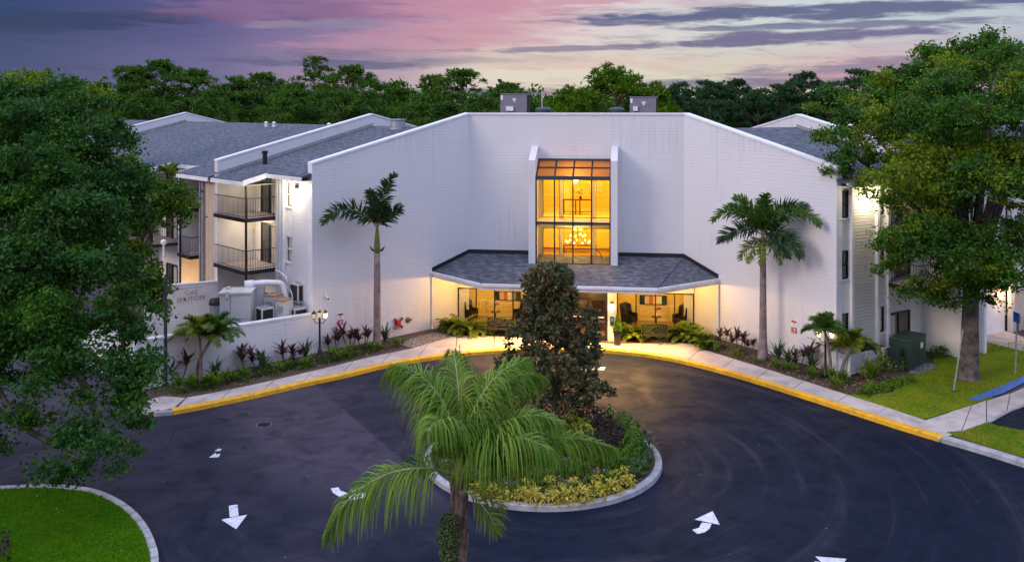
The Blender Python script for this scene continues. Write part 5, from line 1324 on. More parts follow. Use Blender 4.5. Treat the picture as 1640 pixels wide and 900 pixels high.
o = MB().tube([(0, 0, 0), (0, 0, ap.z - 11.1)], [.035, .012], 6).build('antenna', M['sign_white'], None, (ap.x, Y, 11.1)); tag(o, 'thin white antenna standing on the flat roof', 'antenna')
# metal exhaust on the left wing roof
Y = 52.2; ex = D(637, 205, Y); o = empty('metal_exhaust', (ex.x, Y, ex.z - 1.3), 0, 'round galvanised exhaust stack on the left wing roof', 'exhaust')
MB().lathe([(.40, 0), (.40, 1.15), (.46, 1.17), (.46, 1.25), (.43, 1.27), (.43, 1.72), (.50, 1.74), (.50, 1.80), (.02, 1.82)], (0, 0, 0), 20).build('stack', M['metal'], o)
MB().box(.5, 1.3, -.3, .3, .8, 1.36).build('fan_box', M['black'], o)

# ------------------------------------------------------------------ low wall and the service yard (in the left splayed wall's line)
TH, NH = Vector((.73, .683, 0)), Vector((-.683, .73, 0)); WO = Vector((-9.67, 43.86, 0)); WANG = math.atan2(.683, .73)
def Wp(t, n, z=0.0): return WO + TH * t + NH * n + Vector((0, 0, z))
lw = empty('low_wall', WO, WANG, 'low white brick wall running from the entrance building to the lower left', 'wall')
LWL = 8.36
MB().xz([(0, 0), (-LWL, 0), (-LWL, 2.16), (0, 2.0)], 0, .25).build('brickwork', M['brick'], lw)
MB().xz([(0, 2.003), (-LWL - .02, 2.163), (-LWL - .02, 2.24), (0, 2.08)], -.04, .29).build('coping', M['white'], lw)
gp = MB(); gp.box(-LWL - .16, -LWL - .02, -.02, .27, 0, 2.2); gp.build('end_post', M['white'], lw)
rw = empty('yard_wall', Wp(-8.4, .3), WANG + R(90), 'white brick return wall closing the service yard on the left', 'wall')
MB().box(0, 6.6, -.22, -.02, 0, 1.9).build('brickwork', M['brick'], rw); MB().box(0, 6.6, -.26, .02, 1.903, 1.98).build('coping', M['white'], rw)
# wall with painted lettering
gwl = empty('lettered_wall', Wp(-1.55, 7.0), math.atan2(-.46, -.89), 'white wall with faded painted lettering behind the service yard', 'wall')
MB().box(.02, 3.6, -.0, .25, 0, 2.86).build('brickwork', M['stucco'], gwl); MB().box(.02, 3.6, -.03, .28, 2.863, 2.93).build('coping', M['white'], gwl)
for txt, x, z, sz in (('GAS', 1.36, 2.33, .34), ('SHUTOFF', 1.36, 2.01, .34)):
    fc = bpy.data.curves.new('lettering', 'FONT'); fc.body = txt; fc.size = sz; fc.align_x = 'CENTER'; fc.extrude = .004
    o = bpy.data.objects.new('lettering', fc); C.objects.link(o); o.parent = gwl; o.location = (x, .258, z); o.rotation_euler = (R(90), 0, R(180)); fc.materials.append(M['paint_brown'])
mk = MB(); mk.box(.78, 1.98, .252, .26, 2.67, 2.69); mk.build('painted_line', M['paint_brown'], gwl)
# service equipment
cx = D(381, 500, 43.2); co = empty('equipment_cabinet', (cx.x - .05, 43.3, 0), R(6), 'big pale grey steel equipment cabinet in the service yard', 'cabinet')
hz = 12 - (469 - HZN) * 42.6 / FPX
MB().box(-.70, .70, -.62, .62, .1, hz - .08).build('body', M['cab_grey'], co); MB().box(-.76, .76, -.68, .68, hz - .08, hz).build('lid', M['cab_grey'], co)
sm = MB(); sm.box(-.22, -.205, -.626, -.619, .2, hz - .1); sm.box(-.22, .70, -.626, -.619, hz * .62, hz * .62 + .014); sm.build('door_seam', M['dark'], co)
MB().box(-.42, -.27, -.70, -.621, hz - .26, hz + .05).build('latch', M['cab_grey'], co); MB().lathe([(.10, hz), (.10, hz + .12), (.02, hz + .14)], (-.45, .2, 0), 10).build('vent', M['cab_grey'], co); MB().box(-.78, .78, -.70, .70, 0, .1).build('pad', M['concrete'], co)
# duct pipe
Yd = 44.6; p0, p1, p2, p3 = D(396, 456, Yd - .4), D(440, 453, Yd), D(452, 456, Yd + .1), D(458, 478, Yd + .1)
du = empty('duct_pipe', (p0.x, p0.y, 0), 0, 'thick white duct pipe bending down in the service yard', 'pipe'); L = lambda p: tuple(p - Vector((p0.x, p0.y, 0)))
MB().tube(spline([L(p0), L(D(420, 453, Yd - .2)), L(p1), L(p2), L(p3), (p3.x - p0.x, p3.y - p0.y, 2.35)], 5), .145, 12).build('pipe', M['white'], du, smooth=True)
MB().tube([L(p0 + Vector((-.12, -.03, 0))), L(p0 + Vector((.32, .06, .02)))], .21, 12).build('end_collar', M['sign_white'], du, smooth=True)
MB().box(.05, .75, .15, .5, 0, p0.z - .16).build('support_post', M['cab_grey'], du)
def meter(px, Y, w2, z0, z1, label, rust):
    c = D(px, 480, Y); o = empty('meter_cabinet', (c.x, Y, 0), R(-20), label, 'meter cabinet', 'grey meter cabinets in the yard')
    MB().box(-w2, w2, -.35, .35, z0, z1 - .05).build('body', M['cab_grey'], o); MB().box(-w2 - .02, w2 + .02, -.37, .37, z1 - .05, z1).build('top', M['rust' if rust else 'cab_grey'], o)
    MB().box(-w2 * .5, w2 * .5, -.39, -.351, z0 + .3, z1 - .3).build('door', M['metal'], o)
    if z0 > .2: MB().box(-w2 * .8, w2 * .8, -.3, .3, 0, z0).build('stand', M['metal'], o)
meter(438, 44.2, .30, .0, 2.95, 'tall grey meter cabinet with a rusty top next to the duct post', True)
meter(455, 43.7, .27, 1.95, 2.82, 'upper meter cabinet hanging under the end of the duct pipe', True)
meter(456, 43.3, .29, .0, 1.85, 'lower meter cabinet standing below the end of the duct pipe', False)
def condenser(px, ytop, Y, r, h, zst, label):
    c = D(px, ytop, Y); zt = c.z; o = empty('air_condenser', (c.x, Y, zt - h), R(43), label, 'air conditioner', 'outdoor condensers on a steel stand')
    b = MB(); b.box(-r, r, -r, r, .02, h - .06); b.build('coil', M['dark'], o)
    k = MB(); k.box(-r - .02, r + .02, -r - .02, r + .02, h - .06, h); k.box(-r - .02, r + .02, -r - .02, r + .02, 0, .03)
    for i in (-1, 1):
        for j in (-1, 1): k.box(i * r - .03, i * r + .03, j * r - .03, j * r + .03, .03, h - .06)
    k.build('frame', M['cab_grey'], o); MB().lathe([(r * .8, h), (r * .8, h + .05), (r * .7, h + .06), (.02, h + .06)], (0, 0, 0), 20).build('fan_guard', M['metal'], o)
    st = MB(); z0 = -(zt - h)
    for i in (-1, 1):
        for j in (-1, 1): st.box(i * r * .9 - .03, i * r * .9 + .03, j * r * .9 - .03, j * r * .9 + .03, z0 if zst else z0, -.08)
    st.box(-r, r, -r, r, -.08, -.002); st.build('stand', M['metal'], o)
condenser(482, 453, 44.9, .38, .85, 1, 'larger outdoor condenser in the yard, left of the other')
condenser(495, 463, 45.0, .28, .70, 1, 'smaller outdoor condenser tight against the splayed wall')
condenser(476, 492, 44.2, .34, .8, 1, 'low outdoor condenser half hidden by the low wall coping')
condenser(424, 492, 43.4, .30, .75, 1, 'outdoor condenser between the big cabinet and the tall meter cabinet')
pw_ = Wp(-.28, 1.2); pi2 = empty('wall_pipes', pw_, 0, 'thin white pipes running up the flank wall above the yard', 'pipe')
for k in range(3):
    q = NH * (.25 * k + .2); MB().tube(spline([tuple(q), tuple(q + Vector((0, 0, 2.6 + .3 * k))), tuple(q + NH * .5 + Vector((0, 0, 3.1 + .3 * k))), tuple(q + NH * 1.2 + Vector((0, 0, 3.2 + .3 * k)))], 4), .035, 6).build('pipe', M['white' if k != 1 else 'metal'], pi2)
c = D(346, 488, 45.6); bo = empty('waste_bin', (c.x, 45.6, 0), 0, 'dark-lidded waste bin left of the big grey cabinet', 'bin')
MB().lathe([(.26, 0), (.32, 2.15), (.02, 2.15)], (0, 0, 0), 12).build('body', M['metal'], bo); MB().lathe([(.36, 2.15), (.36, 2.25), (.30, 2.42), (.02, 2.46)], (0, 0, 0), 12).build('lid', M['dark'], bo)
sw_ = MB(); yc = Wp(-4, 3.2)
structure(MB().sheet([tuple(Wp(-8.2, .3).xy), tuple(Wp(.0, .3).xy), tuple(Wp(.0, 6.9).xy), tuple(Wp(-8.2, 6.9).xy)], .13).build('yard_paving', M['concrete']))
# clutter of railings behind the little palms
yr = empty('yard_railing', Wp(-6.4, 3.4), WANG, 'pale metal yard railing behind the two small palms', 'railing')
r = MB()
for z in (1.2, 2.05): r.tube([(-1.6, 0, z), (1.2, 0, z)], .035, 6)
for k in range(8): r.box(-1.6 + k * .4 - .02, -1.6 + k * .4 + .02, -.02, .02, 0, 2.05)
r.build('bars', M['white'], yr)
# pole with a globe, dark street pole
p = G(265, 616, .12); o = empty('light_pole', p, 0, 'plain dark pole in the bed by the low wall, rising into the leaves', 'pole')
MB().lathe([(.11, 0), (.085, .15), (.075, 2.4), (.06, 4.6), (.02, 4.62)], (0, 0, 0), 12).build('pole', M['steel_blue'], o); MB().lathe([(.16, 0), (.16, .06), (.09, .08)], (0, 0, 0), 12).build('base_plate', M['iron'], o)
Yg = 50.5; p = D(262, 388, Yg); o = empty('globe_lamp', (p.x, Yg, 0), 0, 'white globe lamp on a post before the left wing', 'street lamp')
MB().lathe([(.09, 0), (.06, .3), (.05, p.z - .2), (.09, p.z - .15)], (0, 0, 0), 10).build('post', M['white'], o); MB().ball((0, 0, p.z), .17).build('globe', M['sign_white'], o, smooth=True)

# ------------------------------------------------------------------ street lamps with three lanterns
def street_lamp(px, py, ytop, label, lit, rot):
    p = G(px, py, .12); o = empty('street_lamp', p, rot, label, 'street lamp', 'black lantern lamp posts by the splayed walls'); H = 12 - (ytop - HZN) * p.y / FPX - .12
    MB().lathe([(.16, 0), (.17, .08), (.11, .14), (.10, .42), (.065, .50), (.05, .62), (.045, H - .42), (.07, H - .40), (.03, H - .36)], (0, 0, 0), 12).build('post', M['black'], o, smooth=True)
    for k, a in enumerate((0, math.pi)):
        c = (.27 * math.cos(a), .27 * math.sin(a), H - .40)
        ar = MB(); ar.tube(spline([(0, 0, H - .55), (c[0] * .55, c[1] * .55, H - .62), (c[0], c[1], H - .44)], 4), .018, 6); ar.build('arm', M['black'], o)
        ln = MB(); ln.lathe([(.04, -.02), (.06, 0), (.065, .02)], c, 6); ln.lathe([(.13, .25), (.10, .30), (.03, .38), (.012, .44)], c, 6)
        for j in range(6):
            t = j * math.pi / 3; ln.tube([(c[0] + .065 * math.cos(t), c[1] + .065 * math.sin(t), c[2] + .02), (c[0] + .12 * math.cos(t), c[1] + .12 * math.sin(t), c[2] + .25)], .008, 4)
        l = ln.build('lantern', M['black'], o)
        MB().lathe([(.055, .02), (.105, .24), (.02, .245)], c, 6).build('lantern_glass', M['lantern' if lit[k] else 'lantern_dim'], l)
    c = (0, 0, H - .34); ln = MB(); ln.lathe([(.04, 0), (.065, .02)], c, 6); ln.lathe([(.13, .25), (.10, .28), (.03, .33), (.012, .36)], c, 6); l = ln.build('lantern', M['black'], o)
    MB().lathe([(.055, .02), (.105, .24), (.02, .245)], c, 6).build('lantern_glass', M['lantern_dim'], l)
    for k, a in enumerate((0, math.pi)):
        if lit[k]: lamp('lantern_light', 'POINT', (.27 * math.cos(a), .27 * math.sin(a) + .0, H - .05), 26.0, (1.0, .68, .32), o, .09)
street_lamp(512, 575, 497, 'black lamp post with lanterns at the left corner of the building, one lantern glowing', (1, 0), R(15))
street_lamp(1322, 603, 526, 'black lamp post with lanterns behind a small palm at the right wall corner', (1, 1), R(-20))

# ------------------------------------------------------------------ things fixed to the splayed walls
def wall_pt(side, px, py):
    """point on a splayed wall seen at a pixel"""
    c, s = math.cos(PHI), math.sin(PHI); P0 = BL(side * W_, 0); P1 = BL(side * (W_ + c), -s); d = P1 - P0; k = (px - 820) / FPX
    t = (k * P0.y - P0.x) / (d.x - k * d.y); p = P0 + d * t; return Vector((p.x, p.y, 12 - (py - HZN) * p.y / FPX)), math.atan2(d.y, d.x)
def wall_sign(side, px, py, label):
    p, a = wall_pt(side, px, py); a = a if side > 0 else a + math.pi
    o = empty('wall_sign', p, a, label, 'sign', 'red and white warning signs on the splayed walls')
    MB().box(-.155, .155, -.02, -.003, -.02, .29).build('upper_plate', M['sign_white'], o); MB().box(-.155, .155, -.02, -.003, -.30, -.04).build('lower_plate', M['red'], o)
    b = MB(); b.box(-.145, .145, -.026, -.0205, .19, .28); b.box(-.10, .10, -.026, -.0205, .045, .06); b.box(-.03, .03, -.026, -.0205, .09, .15); b.build('red_band', M['red'], o)
    b = MB(); b.box(-.11, .11, -.026, -.0205, -.11, -.085); b.box(-.05, .10, -.026, -.0205, -.19, -.15); b.box(-.11, .11, -.026, -.0205, -.26, -.24); b.build('white_print', M['sign_white'], o)
wall_sign(-1, 545, 511, 'red and white warning sign on the left splayed wall beside the lamp post'); wall_sign(1, 1272, 523, 'red and white warning sign on the right splayed wall')
p, a = wall_pt(-1, 521, 475); a += math.pi; o = empty('security_camera', p, a, 'small white security camera high on the left splayed wall', 'camera')
MB().box(-.06, .06, -.05, -.003, -.02, .10).build('bracket', M['sign_white'], o); MB().tube([(0, -.05, .02), (.04, -.22, -.05)], .05, 8).build('camera_body', M['sign_white'], o); MB().lathe([(.05, -.06), (.06, -.02), (.02, .0)], (.05, -.2, -.06), 10).build('lens_dome', M['black'], o)
p, a = wall_pt(-1, 636, 517); a += math.pi; o = empty('fire_connection', p, a, 'red four-armed fire hose connection on the left splayed wall', 'fire connection')
MB().tube([(0, -.005, 0), (0, -.16, 0)], [.15, .13], 10).build('body', M['red'], o)
for k in range(4):
    t = math.pi / 4 + k * math.pi / 2; ar = MB(); ar.tube([(0, -.1, 0), (.28 * math.cos(t), -.13, .28 * math.sin(t))], [.07, .06], 8); n_ = ar.build('nozzle', M['red'], o)
    MB().tube([(.27 * math.cos(t), -.13, .27 * math.sin(t)), (.36 * math.cos(t), -.14, .36 * math.sin(t))], .07, 8).build('cap', M['brass'], n_)
p, a = wall_pt(-1, 653, 512); a += math.pi; o = empty('alarm_bell', p, a, 'round brown alarm bell right of the red fire connection', 'alarm bell')
MB().tube([(0, -.004, 0), (0, -.06, 0), (0, -.10, 0)], [.15, .15, .08], 16).build('gong', M['brass'], o); MB().tube([(.1, -.05, 0), (.22, -.06, -.01)], .05, 8).build('striker', M['brass'], o)
p, a = wall_pt(-1, 657, 535); a += math.pi; o = empty('wall_tap', p, a, 'small dark wall tap low above the pale gravel', 'tap')
MB().tube([(0, -.003, 0), (0, -.10, 0), (.03, -.14, -.07)], .035, 8).build('spout', M['brass'], o); MB().lathe([(.06, .03), (.06, .05)], (0, -.08, 0), 8).build('handle', M['iron'], o)

# ------------------------------------------------------------------ entrance furniture
def bench(u, v, label):
    o = empty('park_bench', BL(u, v, .15), -BA, label, 'bench', 'black slatted benches by the entrance'); w2 = .62
    for s in (-1, 1):
        l = MB(); l.tube([(s * w2, -.28, 0), (s * w2, -.26, .40)], .022, 6); l.build('leg', M['black'], o); l = MB(); l.tube([(s * w2, .24, 0), (s * w2, .20, .42), (s * w2, .28, .88)], .022, 6); l.build('leg', M['black'], o)
        MB().tube(spline([(s * w2, -.28, .40), (s * w2, -.30, .60), (s * w2, -.1, .63), (s * w2, .24, .62)], 4), .022, 6).build('armrest', M['black'], o)
    b = MB()
    for k in range(7): b.box(-w2, w2, -.28 + k * .075, -.225 + k * .075, .40, .425)
    b.build('seat', M['black'], o)
    b = MB(); b.tube([(-w2, .27, .87), (w2, .27, .87)], .025, 6); b.tube([(-w2, .215, .50), (w2, .215, .50)], .02, 6)
    for k in range(12):
        x = -w2 + .06 + k * (2 * w2 - .12) / 11; b.add(*(lambda x: ([(x - .026, .208, .5), (x + .026, .208, .5), (x + .026, .262, .87), (x - .026, .262, .87), (x - .026, .222, .5), (x + .026, .222, .5), (x + .026, .278, .87), (x - .026, .278, .87)], [(0, 1, 2, 3), (7, 6, 5, 4), (0, 4, 5, 1), (1, 5, 6, 2), (2, 6, 7, 3), (3, 7, 4, 0)]))(x))
    b.build('backrest', M['black'], o)
bench(-3.75, -3.25, 'black slatted bench left of the doors, by the ferns'); bench(4.25, -3.6, 'black slatted bench right of the doors, by the ferns')
pp = G(989, 552, .15); o = empty('planter', pp, -BA, 'tall black square planter beside the right door pier', 'planter')
MB().add([(-.15, -.15, 0), (.15, -.15, 0), (.15, .15, 0), (-.15, .15, 0), (-.2, -.2, .68), (.2, -.2, .68), (.2, .2, .68), (-.2, .2, .68)], [(3, 2, 1, 0), (4, 5, 6, 7), (0, 1, 5, 4), (1, 2, 6, 5), (2, 3, 7, 6), (3, 0, 4, 7)]).build('pot', M['black'], o)
MB().box(-.225, .225, -.225, .225, .66, .72).build('rim', M['black'], o)
rg = np.random.default_rng(81); t = empty('potted_shrub', pp + Vector((0, 0, .70)), 0, 'small cone-shaped evergreen growing in the tall black planter', 'shrub')
MB().tube([(0, 0, -.05), (0, 0, .6)], .02, 6).build('stem', M['bark'], t); z = rg.uniform(0, 1, 900) ** 1.3; a = rg.uniform(0, 6.283, 900); r_ = .24 * (1 - z * .85) * np.sqrt(rg.uniform(.3, 1, 900))
V, F = leaf_quads(np.stack([r_ * np.cos(a), r_ * np.sin(a), .04 + z * .82], 1), .09, .045, rg, .4); npmesh('foliage', V, F, M['hedge'], t)
def wing_chair(u, v, rz, label):
    o = empty('wing_chair', BL(u, v, .14), -BA + rz, label, 'chair', 'dark wing chairs behind the lobby glass')
    for i in (-1, 1):
        for j in (-1, 1): MB().tube([(i * .26, j * .26, 0), (i * .24, j * .24, .2)], .025, 6).build('leg', M['wood'], o)
    MB().box(-.30, .30, -.30, .28, .2, .46).build('seat', M['leather'], o, bevel=.03)
    MB().yz([(.20, .3), (.34, .3), (.46, 1.2), (.34, 1.2)], -.30, .30).build('backrest', M['leather'], o, bevel=.03)
    for s in (-1, 1): MB().yz([(-.30, .2), (.30, .2), (.44, 1.18), (.12, 1.10), (.05, .68), (-.30, .66)], s * .30, s * .38).build('wing_side', M['leather'], o, bevel=.02)
wing_chair(-5.85, .05, R(70), 'dark wing chair nearest the left splayed wall'); wing_chair(-3.05, .05, R(-70), 'dark wing chair partly behind the magnolia, left of the doors')
wing_chair(3.0, .05, R(60), 'dark wing chair just right of the door pier'); wing_chair(5.75, .05, R(-60), 'dark wing chair nearest the right splayed wall')
def flower_table(u, v, label, lb2):
    o = empty('side_table', BL(u, v, .14), 0, label, 'side table', 'side tables in the lobby'); MB().lathe([(.2, 0), (.2, .02), (.03, .04), (.03, .52), (.28, .53), (.28, .56), (.02, .56)], (0, 0, 0), 16).build('pedestal', M['wood'], o)
    f = empty('flower_vase', BL(u, v, .70), 0, lb2, 'vase', 'flower vases in the lobby'); MB().lathe([(.06, 0), (.09, .1), (.05, .2)], (0, 0, 0), 12).build('vase', M['sign_white'], f); rg = np.random.default_rng(5)
    MB().tube(spline([(0, 0, .15), (.02, 0, .35), (.10, 0, .46), (.2, 0, .42)], 4), .012, 5).build('stem', M['hedge'], f); P = np.array([[.02, 0, .38], [.08, 0, .46], [.15, 0, .46], [.2, 0, .42], [-.05, 0, .40]]).repeat(8, 0)
    V, F = leaf_quads(P + rg.normal(size=P.shape) * .035, .09, .07, rg, .2); npmesh('petals', V, F, M['flower'], f)
flower_table(-4.4, -.05, 'small round table in the left lobby window', 'red flowers in a white vase in the left lobby window'); flower_table(4.45, -.05, 'small round table in the right lobby window', 'red flowers in a white vase in the right lobby window')
def picture(u, cols, label):
    o = empty('wall_picture', BL(u, 1.26, 1.06), -BA, label, 'picture', 'pictures on the lobby walls'); MB().box(-.75, .75, -.03, .0, 0, .52).build('frame', M['black'], o)
    w3 = 1.4 / len(cols)
    for k, c in enumerate(cols): MB().box(-.7 + k * w3, -.7 + (k + 1) * w3, -.036 - .002 * (k % 2), -.031, .04, .48).build('canvas', M[c], o)
picture(-3.9, ('dark', 'curtain', 'terracotta', 'sign_white', 'metal', 'trans_green'), 'long picture with coloured shapes on the left lobby wall'); picture(4.3, ('dark', 'curtain', 'terracotta', 'moulding', 'sign_white', 'trans_green'), 'long picture with coloured shapes on the right lobby wall')
# upstairs table and plant
o = empty('console_table', BL(.05, 1.9, GM + .06), -BA, 'dark console table in the upper bay window', 'table')
MB().box(-.85, .85, -.2, .2, .82, .88).build('table_top', M['wood'], o)
for x in (-.80, -.12, .12, .80):
    for y in (-.16, .16): MB().box(x - .03, x + .03, y - .03, y + .03, 0, .82).build('leg', M['wood'], o)
MB().box(-.8, .8, -.02, .02, .14, .18).build('stretcher', M['wood'], o)
o = empty('flower_arrangement', BL(.2, 1.9, GM + .945), 0, 'round flower arrangement on the upstairs console table', 'flowers'); MB().lathe([(.05, 0), (.08, .1), (.04, .18)], (0, 0, 0), 12).build('vase', M['black'], o)
rg = np.random.default_rng(6); P = unit(rg.normal(size=(140, 3))) * .26 * rg.uniform(.5, 1, (140, 1)) + np.array([0, 0, .45]); V, F = leaf_quads(P, .1, .07, rg, .2); npmesh('blossoms', V, F, M['curtain'], o)
o = empty('console_table', BL(.1, 2.6, GZ0 - .06), -BA, 'low table under the chandelier', 'table'); MB().box(-1.0, 1.0, -.25, .25, .40, .46).build('table_top', M['wood'], o)
for x in (-.9, .9): MB().box(x - .04, x + .04, -.2, .2, 0, .40).build('leg', M['wood'], o)
# chandelier
ch = empty('chandelier', BL(.12, .9, 5.57), -BA, 'glowing tiered chandelier in the lower bay window', 'chandelier')
st = MB(); st.tube([(0, 0, -.10), (0, 0, -1.25)], .025, 8); st.lathe([(.07, -.10), (.07, -.06), (.02, -.03)], (0, 0, 0), 12); st.ball((0, 0, -1.25), .07); st.build('stem', M['brass'], ch)
bc = 0
for z, r, n in ((-1.12, .66, 9), (-.78, .42, 6), (-.45, .22, 4)):
    for k in range(n):
        a = 2 * math.pi * k / n + z; e = (r * math.cos(a), r * math.sin(a))
        ar = MB(); ar.tube(spline([(0, 0, z), (e[0] * .5, e[1] * .5, z - .09), (e[0], e[1], z)], 3), .011, 5); ar.lathe([(.035, 0), (.04, .015), (.012, .02), (.012, .06)], (e[0], e[1], z), 8); a_ = ar.build('arm', M['brass'], ch)
        MB().ball((e[0], e[1], z + .10), .038, 8, 1.5).build('candle_bulb', M['bulb'], a_)
lamp('chandelier_light', 'POINT', (0, 0, -.8), 85.0, (1.0, .70, .34), ch, .35)
# curved floor lamp arm
o = MB().tube(spline([(0, 0, 0), (-.05, 0, .35), (-.28, 0, .66), (-.62, 0, .72)], 5), .022, 6).build('arc_lamp', M['black'], None, BL(1.55, -.9, 3.70), -BA); tag(o, 'thin black curved arm in the lower right pane of the bay', 'arc lamp')

# ------------------------------------------------------------------ right side furniture
RN, RT_ = Vector((.851, .525, 0)), Vector((-.525, .851, 0)); RO = Vector((14.54, 40.63, 0)); RANG = math.atan2(.525, .851)
def Rp(n, t, z=0.0): return RO + RN * n + RT_ * t + Vector((0, 0, z))
tp = G(1459, 594, .15); o = empty('transformer_box', tp, R(46), 'dark green steel transformer box on the grey gravel', 'transformer')
MB().box(.0, 1.85, .0, .95, .0, 1.30).build('body', M['trans_green'], o); MB().box(-.03, 1.88, -.03, .98, 1.30, 1.36).build('lid', M['trans_green'], o, bevel=.015)
MB().box(1.15, 1.45, -.014, -.002, .80, 1.05).build('label_plate', M['sign_white'], o); MB().box(-.40, -.002, .35, .9, .0, .95).build('side_box', M['trans_green'], o); MB().box(.90, .915, -.008, -.001, .05, 1.25).build('door_seam', M['black'], o)
fo = empty('lattice_fence', Rp(.12, -.62, .12), RANG, 'white lattice fence closing the bin yard under the right wing', 'fence')
def lattice(mb, x0, x1, y, z0, z1, st=.14):
    k = x0 - (z1 - z0)
    while k < x1:
        for d in (1, -1):
            a, b = (k, z0), (k + (z1 - z0), z1)
            if d < 0: a, b = (k, z1), (k + (z1 - z0), z0)
            t0 = max(0, (x0 - a[0]) / (b[0] - a[0])); t1 = min(1, (x1 - a[0]) / (b[0] - a[0]))
            if t1 > t0:
                p, q = (a[0] + (b[0] - a[0]) * t0, a[1] + (b[1] - a[1]) * t0), (a[0] + (b[0] - a[0]) * t1, a[1] + (b[1] - a[1]) * t1)
                n = Vector((-(q[1] - p[1]), q[0] - p[0])).normalized() * .026; yy = y + .006 * d
                mb.add([(p[0] - n.x, yy, p[1] - n.y), (q[0] - n.x, yy, q[1] - n.y), (q[0] + n.x, yy, q[1] + n.y), (p[0] + n.x, yy, p[1] + n.y)], [(0, 1, 2, 3)])
        k += st
FH = .95
for k in range(3):
    a, b = k * 1.16, (k + 1) * 1.16; f = MB(); lattice(f, a + .06, b - .06, 0, .16, FH - .08); f.box(a + .06, b - .06, -.02, .02, FH - .08, FH); f.box(a + .06, b - .06, -.02, .02, .08, .16); f.build('lattice_panel', M['white'], fo)
for k in range(4): MB().box(k * 1.16 - .055, k * 1.16 + .055, -.05, .05, 0, FH + .02).build('post', M['white'], fo)
f = MB(); f.yz([(.06, .08), (.9, .08), (.9, FH), (.06, FH)], -.015, .015); f.build('end_panel', M['white'], fo)
o = empty('window_air_unit', Rp(.22, -.5, FH + .14), RANG, 'boxy cream air unit on the corner of the lattice fence', 'air conditioner'); MB().box(-.08, .52, -.15, .40, 0, .40).build('case', M['curtain'], o)
b = MB()
for k in range(5): b.box(-.05, .30, -.165, -.151, .06 + k * .06, .09 + k * .06)
b.build('louvre', M['dark'], o)
o = empty('waste_bin', Rp(2.3, .0, .12), RANG, 'dark low bin behind the white lattice fence', 'bin'); MB().box(-.55, .55, -.35, .28, 0, .85).build('body', M['black'], o); MB().box(-.6, .6, -.38, .3, .85, .93).build('lid', M['black'], o)
b = G(1527, 627, .16); tpp = D(1542, 528, b.y + .3); o = empty('leaning_stick', b, 0, 'thin pale metal stake leaning against the thick oak trunk', 'stake'); MB().tube([(0, 0, 0), tuple(tpp - b)], .03, 6).build('stake', M['metal'], o); MB().lathe([(.045, 0), (.045, .05)], (0, 0, 0), 8).build('ground_sleeve', M['iron'], o)
b = G(1626, 599, .16); o = empty('sign_post', b, 0, 'metal post with the small blue sign seen edge-on on the right lawn', 'sign'); hh = 12 - (507 - HZN) * b.y / FPX
MB().tube([(0, 0, 0), (.08, 0, hh)], .035, 6).build('post', M['metal'], o); MB().box(.03, .10, -.22, .22, hh - .42, hh + .02).build('sign_plate', M['blue_paint'], o)
fo = empty('lattice_fence', G(1592, 529, .15), R(-6), 'white lattice fence by the lit doorway, far right', 'fence')
for k in range(2):
    a, bb_ = k * 1.25, (k + 1) * 1.25; f = MB(); lattice(f, a + .06, bb_ - .06, 0, .1, .80, .18); f.box(a + .06, bb_ - .06, -.02, .02, .80, .88); f.build('lattice_panel', M['curtain'], fo)
for k in range(3): MB().box(k * 1.25 - .05, k * 1.25 + .05, -.04, .04, 0, .92).build('post', M['curtain'], fo)
c = G(1614, 528, .15); o = empty('air_condenser', (c.x, 48.6, .15), 0, 'round-topped condenser behind the far lattice fence', 'air conditioner'); MB().box(-.4, .4, -.4, .4, 0, .85).build('case', M['dark'], o); MB().lathe([(.38, .85), (.38, .92), (.02, .94)], (0, 0, 0), 18).build('fan_guard', M['metal'], o)
# ------------------------------------------------------------------ planting
def strap_geo(rg, n, ln, wd, el=(.4, 1.4), droop=1.2, z=0.0, org=(0, 0), seg=4, up=0):
    V, F = [], []
    for k in range(n):
        a = k * 2.4 + rg.uniform(-.4, .4); e = rg.uniform(*el); L = ln * rg.uniform(.7, 1.15); p = Vector((org[0], org[1], z)) + Vector((0, 0, up * k / n)); b = len(V)
        for h in range(seg + 1):
            t = h / seg; ww = wd * (.45, 1, .95, .6, .05)[round(t * 4)] * .5; d = Vector((math.cos(e) * math.cos(a), math.cos(e) * math.sin(a), math.sin(e))); s = Vector((-math.sin(a), math.cos(a), 0))
            V += [tuple(p - s * ww), tuple(p + s * ww)]
            if h < seg: F.append((b + 2 * h, b + 2 * h + 1, b + 2 * h + 3, b + 2 * h + 2)); p = p + d * L / seg; e -= droop / seg * (.5 + t)
    return V, F
def strap_plant(kind, seed, m, stems, n, ln, wd, h, el=(.3, 1.4), droop=1.1):
    rg = np.random.default_rng(seed); o = empty(kind, (0, 0, 0)); st = MB(); V, F = [], []
    for k in range(stems):
        a = k * 2.1; r = .10 * (stems > 1); top = (r * 2.2 * math.cos(a), r * 2.2 * math.sin(a), h * (1 - .22 * k))
        if h > .15: st.tube([(r * .5 * math.cos(a), r * .5 * math.sin(a), -.02), top], .018, 5)
        v, f = strap_geo(rg, n, ln, wd, el, droop, top[2], top[:2], up=ln * .25); q = len(V); V += v; F += [tuple(i + q for i in x) for x in f]
    npmesh('leaves', np.array(V), np.array(F), M[m], o)
    if h > .15: st.build('stem', M['bark'], o)
    return o
def place(proto, spots, cat, group, z=.12, grow=1.0):
    first = proto.location.length == 0
    for (px, py, sc, lb) in spots:
        p = G(px, py, z)
        if first: o = proto; first = False
        else: o = copy_tree(proto)
        o.location = p; o.scale = (sc * grow,) * 3; o.rotation_euler = (0, 0, (px * 1.7) % 6.28); tag(o, lb, cat, group)
